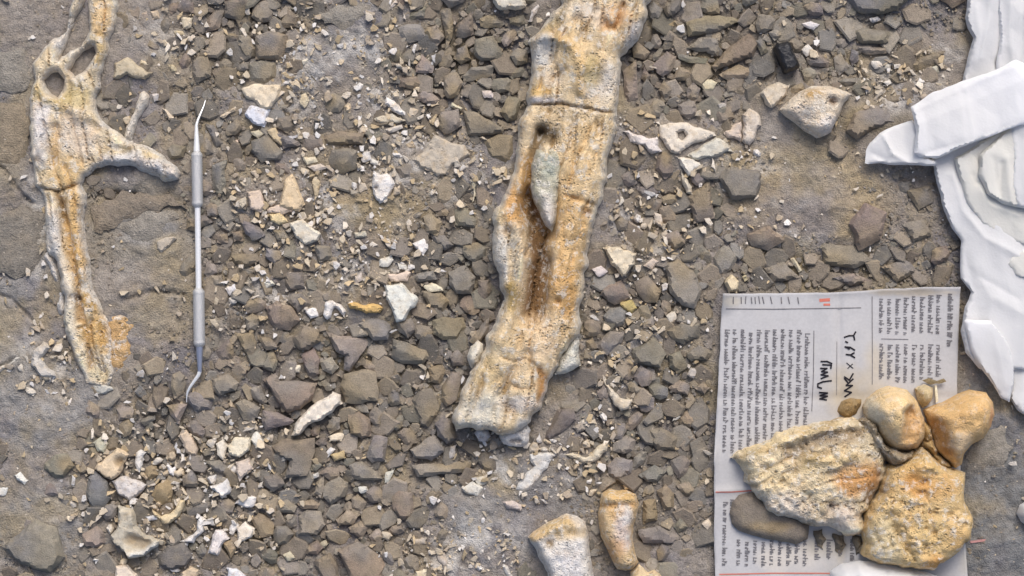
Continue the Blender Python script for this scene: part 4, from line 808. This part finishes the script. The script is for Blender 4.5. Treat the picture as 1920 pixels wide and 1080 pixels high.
STONES = '''g 418,0 464,-6 469,13 451,36 420,31|g 476,9 502,-4 513,22 511,40 487,43 471,31|b 331,16 342,-4 364,4 364,24 340,25|r 480,69 509,56 540,67 536,96 527,116 478,111|b 529,42 540,13 556,29 553,49 534,52|g 824,16 844,13 851,44 849,73 836,93 833,56|g 856,51 884,20 889,64 871,71 856,68
g 891,71 924,67 940,100 936,111 902,114 889,102|t 856,89 876,82 884,111 864,122 849,109|t 898,33 929,29 947,44 938,53 902,49|d 953,33 982,27 987,44 973,53 955,44|v 956,104 971,89 989,96 989,118 969,121|u 867,142 884,124 929,122 924,144 869,153|k 780,127 791,102 813,124 811,136 780,136|v 938,211 953,182 980,184 967,224 951,229
g 820,218 827,207 860,204 867,236 838,251 820,236|g 869,209 900,213 947,242 942,252 898,256 878,253|t 907,267 936,251 962,255 960,302 947,307 916,296|v 853,393 873,391 896,413 891,427 853,422|g 869,464 896,453 911,464 909,482 891,493 873,482|d 807,440 833,440 851,460 833,471 815,458|g 840,509 873,498 893,520 884,551 856,551 842,533
b 896,524 918,524 922,544 909,560 896,551|b 793,548 829,548 842,564 831,584 802,576|g 771,517 813,507 820,524 780,528|b 811,600 838,594 867,596 873,613 856,636 829,640 811,627|g 900,610 920,590 915,625 895,650 880,640|g 744,602 771,596 778,618 764,636 747,622|u 673,607 704,593 731,600 736,618 727,636 700,638|b 542,636 569,611 596,618 602,640 578,656 560,656
r 567,667 589,651 598,673 596,700 580,711 571,684|k 611,620 640,629 678,629 691,642 676,669 655,696 644,693 647,667 629,658|w 600,678 622,669 636,689 622,704 602,695|t 636,724 644,702 676,693 704,698 709,727 707,751 678,758 647,756|b 493,711 520,698 524,713 596,718 582,751 564,767 538,776 520,756 511,733|v 442,756 458,747 489,764 484,784 458,787
u 471,731 487,724 502,753 493,758 475,746|p 493,769 520,773 551,789 542,796 498,807 489,790|k 400,711 427,702 447,718 442,733 411,742 399,730|o 442,624 473,624 480,644 471,673 453,651|b 480,630 505,634 520,650 500,656|b 497,575 520,562 545,575 562,600 545,620 515,618|t 653,778 671,771 693,787 696,818 678,824 656,813|v 736,633 767,642 800,656 804,669 793,682 756,684 733,669
t 802,689 827,682 836,696 824,718 809,716|g 756,698 798,689 800,702 776,708|g 771,751 787,729 809,727 822,751 820,778 802,802 787,798 780,773|b 827,724 844,698 869,696 856,751 838,762 829,751|r 842,667 856,653 871,667 869,684 849,687|p 816,796 833,780 851,800 858,822 838,833 820,818|b 509,836 538,824 590,821 590,847 576,891 531,898 542,865 513,854
v 494,895 516,887 533,906 513,921 495,910|g 609,910 635,895 653,906 646,932 620,947 605,932|g 590,905 608,890 609,915 600,935 588,925|v 653,873 679,865 716,897 701,903 657,899|g 768,843 813,813 835,847 809,865 775,858|g 772,873 827,869 883,865 879,884 827,891 783,895|p 687,858 701,817 726,821 722,865 697,868|r 735,932 746,921 772,924 776,976 753,973 735,954
g 558,969 575,957 601,960 611,986 594,1003 560,1003|v 517,950 536,936 556,950 551,962 522,962|r 556,945 584,936 601,945 594,955 565,955|b 534,977 553,967 556,989 538,992|t 633,1032 671,1015 700,1032 724,1061 717,1090 657,1090 647,1061|b 568,1029 594,1013 606,1027 594,1041 574,1041|b 589,1054 618,1037 633,1056 639,1090 604,1090|k 628,974 652,955 671,969 661,986 633,988
b 657,933 671,926 686,943 678,960 661,952|t 652,989 676,977 690,986 678,1013 656,999|k 311,758 351,758 336,796 320,780|g 342,800 367,784 389,809 378,822 360,818|v 213,764 229,756 249,769 247,784 222,789|o 291,911 316,898 324,911 320,942 298,949 284,929|b 342,893 360,880 376,909 367,916 344,911|o 271,876 289,869 296,891 280,900 269,892|u 164,893 178,884 202,902 207,933 193,951 173,956 162,924
v 384,864 411,862 436,889 422,893 396,880|d 293,1041 314,1021 345,1017 360,1043 351,1060 323,1071 299,1058|g 347,949 373,941 401,945 390,960 354,967|u 366,1032 380,1017 391,1037 382,1050 369,1046|o 419,1019 434,1013 443,1028 432,1047|g 4,1024 70,973 107,987 122,1043 96,1073 41,1058|d 1020,820 1046,769 1078,764 1080,786 1054,810 1025,834|b 1217,805 1241,800 1270,822 1266,844 1234,844 1220,827
g 1150,834 1174,817 1193,827 1188,846 1169,853 1151,846|g 1138,873 1155,858 1186,863 1184,889 1160,899 1140,889|v 1198,892 1227,873 1251,885 1232,904 1213,906|k 1253,726 1275,711 1294,723 1290,740 1261,735|t 1268,783 1290,769 1306,788 1294,803 1275,796|b 1302,728 1319,716 1334,728 1321,740|b 1232,921 1249,907 1266,926 1261,957 1244,957|o 1203,964 1206,938 1230,935 1232,976 1205,984
v 1261,986 1276,969 1290,988 1273,998|b 1268,911 1292,904 1309,923 1288,931|p 1196,995 1235,986 1283,1005 1268,1022 1206,1017|u 1246,497 1271,483 1299,505 1316,544 1302,578 1277,572 1257,550 1252,519|g 1188,528 1215,517 1240,547 1232,569 1210,567 1196,550|p 1252,622 1277,606 1313,606 1310,630 1282,647 1263,636|u 1299,461 1318,458 1332,478 1315,489 1302,478
d 1288,664 1310,647 1338,658 1327,675 1296,678|v 1254,667 1277,656 1290,689 1271,700 1254,689|g 1116,650 1143,622 1171,622 1166,644 1138,667|g 1185,655 1227,630 1252,664 1238,689 1190,680|t 1285,41 1315,31 1374,31 1390,39 1344,59 1313,65 1291,69|b 1335,126 1356,98 1405,63 1421,81 1411,106 1370,120 1340,136|g 1287,90 1309,71 1348,71 1346,104 1323,99|v 1270,100 1295,106 1329,110 1323,120 1287,118 1272,110
g 1224,122 1250,96 1270,106 1260,130 1242,147 1230,138|b 1260,151 1272,126 1299,136 1291,151|t 1348,141 1384,122 1411,130 1399,145 1366,151|o 1250,47 1266,37 1284,45 1279,53|p 1242,75 1254,59 1279,69 1274,81|v 1232,169 1244,151 1260,169 1250,189|r 1199,147 1207,124 1221,143 1213,163|b 1168,135 1192,112 1197,185 1172,195|d 1573,-10 1715,-10 1680,20 1644,30 1609,22|t 1602,89 1631,84 1664,91 1662,102 1624,102
v 1571,51 1584,38 1591,62 1576,64|b 1597,58 1620,50 1670,60 1665,80 1615,80|p 1511,111 1533,98 1556,116 1551,127 1518,124|g 1562,107 1578,96 1591,124 1573,142 1564,130|b 1704,124 1729,107 1769,96 1751,122 1722,136|v 1571,151 1616,144 1613,156 1586,160|b 1600,215 1640,198 1690,212 1695,224 1640,243 1604,262 1584,246|p 1345,330 1370,310 1430,320 1420,370 1370,375|u 745,50 790,42 800,70 770,80 748,70
v 770,20 800,10 795,35 765,40|w 600,25 640,5 700,10 690,40 640,55 610,45|d 520,250 560,266 565,272 530,280|d 470,265 500,250 530,285 525,300 490,305 470,285|t 605,255 640,248 685,250 680,270 610,272|u 451,413 476,418 498,442 480,449 460,438|u 498,460 524,467 536,487 516,496 498,480|b 433,476 484,473 489,489 456,502 437,494|k 511,429 535,430 544,453 520,449|g 533,511 567,509 573,538 544,547 534,535
b 433,433 453,433 456,453 436,454|b 404,438 424,438 427,456 407,455|v 587,460 618,462 624,487 598,489|v 385,232 400,235 420,270 405,276|g 398,312 425,300 420,370 405,365|w -10,92 30,84 58,92 60,130 50,165 20,172 -10,172|t -10,190 45,192 58,240 50,290 28,308 -10,300|g -10,395 40,380 80,400 84,450 70,500 30,520 -10,510|w 230,420 285,395 330,400 310,440 270,470 235,455|b 170,385 230,360 330,365 350,390 270,396 190,440 168,430
v 1416,78 1432,70 1440,95 1428,104|g 1440,60 1462,52 1470,72 1450,78|b 1340,208 1372,200 1378,222 1350,232|g 1270,196 1300,190 1312,214 1290,226 1272,216|b 1098,640 1112,632 1118,652 1104,660|b 1330,340 1340,410 1300,420 1290,370|g 1240,440 1270,432 1284,456 1262,470|p 1192,352 1220,342 1238,360 1214,378|g 1160,330 1180,322 1196,344 1176,352|b 1590,420 1620,380 1660,400 1650,450 1610,470|v 1540,455 1600,462 1640,490 1600,505 1545,495
b 1400,440 1440,425 1470,450 1440,470 1408,462|g 1430,500 1470,492 1500,520 1450,530|b 1560,520 1600,512 1640,528 1590,536|t 1650,500 1700,488 1720,510 1680,530|g 1690,420 1730,410 1745,440 1710,455|b 1700,360 1740,350 1750,380 1720,395|w 1830,800 1880,806 1905,840 1870,880 1830,880 1812,860'''

def stone(poly, colour, h, matname='stone', name='stone', res=6.0, fac=3, seed=0, lift=None):
    c = np.array(colour, float) * R.uniform(.93, 1.07) + np.array([R.uniform(-2, 4), R.uniform(-1.5, 1), R.uniform(-5, 4)])
    pa = np.asarray(poly, float); ct = pa.mean(0); ex = pa.max(0) - pa.min(0); th = R.uniform(0, 6.28)
    bc = [(ct[0] + .35 * ex[0] * math.cos(th), ct[1] + .35 * ex[1] * math.sin(th), ex[0] * .5, ex[1] * .5, R.choice([(140, 125, 98), (140, 125, 98), (114, 113, 115), (120, 116, 110)]), R.uniform(.3, .8))]
    g0 = gz1(*ct) - .12 * h if lift is None else lift
    return relief(name, poly, h, h * .45, max(4.0, h * 1.1), base=tuple(np.clip(c, 10, 235)), res=res, rough=.4, nscale=14, jit=2.0, blobs=bc, mat=matname, lift=g0, depth=h * .8, seed=seed, facets=fac + 1, sharp=24, soft=0,
                  tilt=(R.uniform(-.05, .05), R.uniform(-.05, .05)), prof=.6)

def parea(q):
    q = np.asarray(q, float); x, y = q[:, 0], q[:, 1]
    return abs(np.dot(x, np.roll(y, 1)) - np.dot(y, np.roll(x, 1))) / 2

items = []          # (object, kind noun, colour word, polygon)
for n_, (s, c, h, lab, land) in enumerate(NAMED):
    q = PP(s); ct = np.mean(q, 0)
    ho = []
    if 'small hole' in lab: ho = [[(1270, 250), (1280, 246), (1287, 256), (1278, 264), (1271, 259)]]
    ch = relief('bone_fragment', q, h, h * .5, 5, base=tuple(np.array(c) * 1.0), res=4, rough=1.0, nscale=9, jit=3.2, mat='chipbone', lift=gz1(*ct) + .6, seed=200 + n_, tilt=(R.uniform(-.02, .02), R.uniform(-.02, .02)), holes=ho, sharp=40, soft=0,
                feats=[([(706, 353)], -3, 4, (110, 104, 100), .8)] if 'dark pit' in lab else ([([(226, 866)], -4, 9, (138, 118, 90), .9)] if 'brown hollow' in lab else ([([(250, 1010), (275, 1018)], -4, 12, (140, 126, 104), .8), ([(236, 1040), (270, 1036), (294, 1020)], 3, 5, (206, 206, 200), .8)] if 'lower rim' in lab else [])))
    tag(ch, lab, 'bone fragment')
    if land: LAND.append((ct[0], ct[1], land))
LAND += [(385, 188, "the pick's upper tip"), (352, 745, "the pick's lower tip"), (377, 595, "the pick's lower grip"), (371, 337, "the pick's upper grip"), (1080, 80, 'the head of the long bone'), (1090, 330, 'the upper shaft of the long bone'), (950, 500, 'the middle of the long bone'),
         (930, 790, 'the foot of the long bone'), (100, 230, 'the body of the forked bone'), (200, 690, 'the foot of the forked bone'), (300, 320, 'the prong of the forked bone'), (1345, 700, 'the upper left side of the newspaper'), (1340, 950, 'the lower left side of the newspaper'), (1580, 545, 'the top of the newspaper'),
         (1470, 108, 'the black lump'), (1525, 210, 'the porous bone'), (1625, 285, 'the pointed tissue end'), (1770, 420, 'the lower tissue sheet'), (1806, 60, 'the upper tissue sheet'), (1045, 1020, 'the blunt bone stub'), (1160, 960, 'the curved bone'), (1830, 900, 'the knobbed bone')]
for n_, (s, c) in enumerate(CHIPS):
    q = PP(s); ct = np.mean(q, 0); sz = math.sqrt(parea(q))
    if c == CG: pass
    ch = relief('bone_fragment', q, max(2.2, sz * .12), max(1.2, sz * .07), 3.5, base=tuple(np.array(c) * 1.0), res=3.6, rough=.5, nscale=9, jit=2.4, mat='chipbone', lift=gz1(*ct) + .8, seed=300 + n_, tilt=(R.uniform(-.04, .04), R.uniform(-.04, .04)), sharp=40, soft=0)
    m_ = sum(c) / 3
    cw = 'ochre' if c[0] - c[2] > 60 else 'cream' if c[0] - c[2] > 32 else 'white' if m_ > 200 else 'pale' if m_ > 186 else 'greyish'
    items.append((ch, 'bone chip', cw, q))
nch = 0                                      # further small chips strewn where the bone has crumbled
for tr in range(4000):
    if nch >= 170: break
    cx, cy = R.uniform(0, 1900), R.uniform(0, 1080)
    if R.random() > .9 * float(zone([(340, 930, 170, 130, 1), (450, 850, 90, 90, 1), (560, 370, 120, 80, 1), (720, 250, 130, 110, .7), (680, 490, 130, 70, .6), (1100, 850, 100, 60, .9), (960, 890, 70, 50, .8), (1200, 420, 80, 70, .7), (1160, 740, 60, 60, .8), (1660, 150, 60, 60, .7), (860, 1030, 110, 50, .7), (80, 680, 40, 50, .8), (1370, 310, 60, 40, .6)], np.array([cx]), np.array([cy]))[0]): continue
    rd = R.uniform(5, 11); n_ = R.randint(6, 9); a0 = R.uniform(0, 6.28); asp = R.uniform(.4, .95)
    q = []
    for i in range(n_):
        a_ = 6.283 * (i + R.uniform(-.3, .3)) / n_; rr = rd * R.uniform(.5, 1.3); x_, y_ = rr * math.cos(a_), asp * rr * math.sin(a_)
        q.append((cx + x_ * math.cos(a0) - y_ * math.sin(a0), cy + x_ * math.sin(a0) + y_ * math.cos(a0)))
    if rast(q, test=True) > .05: continue
    c = R.choice([(204, 196, 182), (206, 190, 164), (190, 178, 160), (212, 208, 202), (184, 168, 144)])
    ch = relief('bone_fragment', q, R.uniform(1.8, 3.4), 1.2, 3, base=c, res=3.4, rough=.8, nscale=7, jit=1.6, mat='chipbone', lift=gz1(cx, cy) + .8, seed=1200 + nch, tilt=(R.uniform(-.06, .06), R.uniform(-.06, .06)), sharp=40, soft=0)
    items.append((ch, 'bone chip', 'cream' if c[0] - c[2] > 32 else 'white' if c[0] > 208 else 'pale', q)); nch += 1
nst = 0
for n_, s in enumerate(STONES.replace('\n', '|').split('|')):
    kc, rest = s.split(' ', 1); q = PP(rest); sz = math.sqrt(parea(q)); ov = rast(q, test=True)
    if ov > .45: continue
    ct = np.mean(q, 0); big = kc == 'w' and sz > 50 or (ct[0] < 100 and ct[1] < 900) or (165 < ct[0] < 340 and 350 < ct[1] < 480)
    h = (sz * .3 * .31 + 1.8) * R.uniform(.75, 1.2)
    if big: h = 3.2
    if big:
        st = relief('stone', q, 2.6, .6, 26, base=SC[kc], res=5, rough=1.0, nscale=30, jit=7, mat='soil', seed=400 + n_, lift=gz1(*ct) + .5, depth=5, tilt=(R.uniform(-.02, .02), R.uniform(-.02, .02)))
        items.append((st, 'stone', SN[kc], q)); nst += 1
        continue
    st = stone(q, SC[kc], h, seed=400 + n_, res=6 if sz < 70 else 7, fac=R.randint(1, 3), lift=gz1(*ct) - (.12 * h) + (1.6 if ov > .08 else 0))
    items.append((st, 'stone', SN[kc], q)); nst += 1

def rpoly(cx, cy, rad, asp=None, rot=None):
    n = R.randint(5, 8); asp = asp or R.uniform(.55, .95); rot = R.uniform(0, 3.14) if rot is None else rot
    out = []
    for i in range(n):
        a = 6.283 * (i + R.uniform(-.3, .3)) / n; rr = rad * R.uniform(.78, 1.15)
        x, y = rr * math.cos(a), rr * asp * math.sin(a)
        out.append((cx + x * math.cos(rot) - y * math.sin(rot), cy + x * math.sin(rot) + y * math.cos(rot)))
    return out
kk = 'gggbbbtvpuddrk'
for size, want, mx in ((24, 205, .02), (19, 255, .03), (15, 300, .05)):
    tr = 0
    while nst < want and tr < 2500:
        tr += 1
        cx, cy = R.uniform(-10, 1930), R.uniform(-10, 1090)
        dn = float(zone(DENSE, np.array([cx]), np.array([cy]))[0]); bn = float(zone(BARE, np.array([cx]), np.array([cy]))[0])
        if R.random() > dn + .12 - .6 * bn: continue
        rd = size * R.uniform(.85, 1.25); q = rpoly(cx, cy, rd)
        if rast(q, test=True) > mx: continue
        kc = R.choice(kk); sz = math.sqrt(parea(q)); h = (sz * .3 * .34 + 1.4) * R.uniform(.7, 1.2)
        st = stone(q, SC[kc], h, seed=700 + nst, res=6.5, fac=R.randint(1, 3))
        items.append((st, 'stone', SN[kc], q)); nst += 1

# every stone and chip gets a label of its own: size, colour, shape, and which one it is counted from the nearest landmark
ORD = ['closest', 'second', 'third', 'fourth', 'fifth', 'sixth', 'seventh', 'eighth', 'ninth', 'tenth', 'eleventh', 'twelfth', 'thirteenth', 'fourteenth', 'fifteenth', 'sixteenth', 'seventeenth', 'eighteenth', 'nineteenth', 'twentieth']
bins = {}
for ob, noun, cw, q in items:
    a = np.asarray(q); cx, cy = a.mean(0); sz = math.sqrt(parea(q))
    e = a - a.mean(0); ev = np.sqrt(np.maximum(np.linalg.eigvalsh(e.T @ e), 1e-6)); asp = ev[1] / ev[0]
    lx, ly, ph = min(LAND, key=lambda L: math.hypot(L[0] - cx, L[1] - cy))
    dx, dy = cx - lx, cy - ly
    dr = ('right of' if dx > 0 else 'left of') if abs(dx) > abs(dy) else ('below' if dy > 0 else 'above')
    shp = 'long' if asp > 1.9 else 'three-cornered' if len(q) == 3 else 'four-sided' if len(q) == 4 else 'blocky'
    zs = ('large' if sz > 48 else 'medium' if sz > 32 else 'small') if noun == 'stone' else ('sizeable' if sz > 24 else 'small' if sz > 14 else 'tiny')
    bins.setdefault((noun, ph, dr), []).append((math.hypot(dx, dy), ob, noun, cw, zs, shp))
for (noun, ph, dr), L in bins.items():
    L.sort(key=lambda q: q[0])
    for i, (dd, ob, noun, cw, zs, shp) in enumerate(L):
        tag(ob, '%s %s %s %s, %s %s %s %s' % (zs, cw, shp, noun, ORD[min(i, 19)], 'one' if i else 'one', dr, ph), 'stone' if noun == 'stone' else 'bone fragment', 'loose stones of the dig' if noun == 'stone' else 'loose bone chips of the dig')

# ------------------------------------------------------------------ uncountable gravel, grit and bone crumbs
def chip_template(n, flat, rag=0):
    V_ = []; ang = [6.283 * (i + R.uniform(-.3, .3)) / n for i in range(n)]; rr = [R.uniform(.75 - rag, 1.15 + rag * .6) for _ in range(n)]; asp = R.uniform(.55 - rag * .7, 1)
    tl_ = [R.uniform(-.2, .2), R.uniform(-.2, .2)]
    for s_, z_ in ((.8, -1.3), (1.0, .1), (.83, .5)):
        for a_, r_ in zip(ang, rr):
            x, y = s_ * r_ * math.cos(a_), s_ * r_ * asp * math.sin(a_)
            V_.append((x, y, flat * (z_ + R.uniform(-.1, .1) + (tl_[0] * x + tl_[1] * y if z_ > 0 else 0))))
    V_.append((0, 0, flat * .55))
    F_ = []
    for k_ in range(2):
        for i in range(n):
            a_, b_ = k_ * n + i, k_ * n + (i + 1) % n
            F_ += [(a_, b_, b_ + n), (a_, b_ + n, a_ + n)]
    F_ += [(2 * n + i, 2 * n + (i + 1) % n, 3 * n) for i in range(n)]
    return np.array(V_), np.array(F_)
def scatter(name, xs, ys, rad, cols, mat, flat=(.5, .9), n=(5, 7), sink=.15, label=None, cat=None, tiltmax=.4, rag=0):
    temps = [chip_template(R.randint(*n), R.uniform(*flat), rag) for _ in range(30)]
    VV, FF, CCc = [], [], []; off = 0
    base_ = gz(xs, ys)
    for i in range(len(xs)):
        tv, tf = temps[R.randrange(30)]
        a_ = R.uniform(0, 6.283); c_, s_ = math.cos(a_), math.sin(a_); tx, ty = R.uniform(-tiltmax, tiltmax), R.uniform(-tiltmax, tiltmax)
        x = tv[:, 0] * c_ - tv[:, 1] * s_; y = tv[:, 0] * s_ + tv[:, 1] * c_; z_ = tv[:, 2] + tx * x + ty * y
        q = rad[i]
        VV.append(np.stack([X(xs[i] + x * q), Y(ys[i] + y * q * -1), (base_[i] + (z_ + sink) * q * .3) / 1000], 1)); FF.append(tf + off); off += len(tv)
        CCc.append(np.repeat(cols[i][None], len(tv), 0))
    F_ = np.concatenate(FF)
    o_ = mesh_obj(name, np.concatenate(VV), F_, M[mat], None, np.concatenate(CCc))
    return tag(o_, label, cat, kind='stuff')
def pick(n, cond, rng):
    xs = NR.uniform(-200, 2120, n); ys = NR.uniform(-180, 1260, n); k_ = cond(xs, ys); xs, ys = xs[k_], ys[k_]
    return xs, ys
free = lambda x, y: occ_at(x, y) == 0
pal = np.array([lin(SC[q]) for q in 'gggbbbtvpuddrkbt'])
def stonecols(n): return pal[NR.integers(0, len(pal), n)] * NR.uniform(.66, 1.22, n)[:, None]
gxs, gys, grs = [], [], []
for rlo, rhi, tries, mxo in ((22, 34, 10500, .3), (13, 20, 10000, .32), (8, 13, 13500, .34), (4.5, 8, 18000, .4)):
    cx, cy = NR.uniform(-280, 2180, tries), NR.uniform(-240, 1320, tries)
    pr = (.25 if rlo > 16 else .42) + .75 * zone(DENSE, cx, cy) + .8 * fbm(cx, cy, 75, 3, 43) - (.95 if rlo > 8 else .75) * zone(BARE, cx, cy)
    sel = NR.random(tries) < pr
    for x_, y_ in zip(cx[sel], cy[sel]):
        rr_ = R.uniform(rlo, rhi); th_ = np.arange(7) * .8976
        pl = np.stack([x_ + rr_ * .8 * np.cos(th_), y_ + rr_ * .7 * np.sin(th_)], 1)
        if rast(pl, test=True) > mxo: continue
        rast(pl, 2); gxs.append(x_); gys.append(y_); grs.append(rr_)
xs, ys, rad = np.array(gxs), np.array(gys), np.array(grs)
scatter('gravel', xs, ys, rad, stonecols(len(xs)), 'stone', flat=(.2, .46), sink=.0, label='small angular grey-brown rock chips between the stones', cat='gravel', tiltmax=.45)
xs, ys = pick(50000, lambda x, y: (occ_at(x, y) != 1) & (NR.random(len(x)) < .75 - .5 * zone(BARE, x, y) - .6 * zone(DENSE, x, y)), NR)
scatter('grit', xs, ys, NR.uniform(1.4, 4.2, len(xs)), stonecols(len(xs)) * 1.08, 'stone', n=(4, 5), sink=.5, label='fine grey-brown grit over the soil', cat='grit')
xs, ys = pick(54000, lambda x, y: (occ_at(x, y) != 1) & (NR.random(len(x)) < .06 + .85 * zone(HOT, x, y)), NR)
cpal = np.array([lin(q) for q in ((216, 206, 190), (206, 192, 168), (190, 178, 158), (222, 218, 212), (196, 176, 142), (168, 156, 140))])
cols = cpal[NR.integers(0, 6, len(xs))] * NR.uniform(.74, 1.05, len(xs))[:, None]
scatter('bone_crumbs', xs, ys, NR.uniform(1.0, 3.4, len(xs)) + 7.5 * NR.random(len(xs)) ** 4, cols, 'chipbone', flat=(.2, .5), n=(5, 7), sink=1.4, label='tiny cream and white bone crumbs strewn over the soil', cat='bone crumbs', tiltmax=.4, rag=.36)
print('stones', nst, 'chips', len(CHIPS) + len(NAMED), 'crumbs', len(xs))
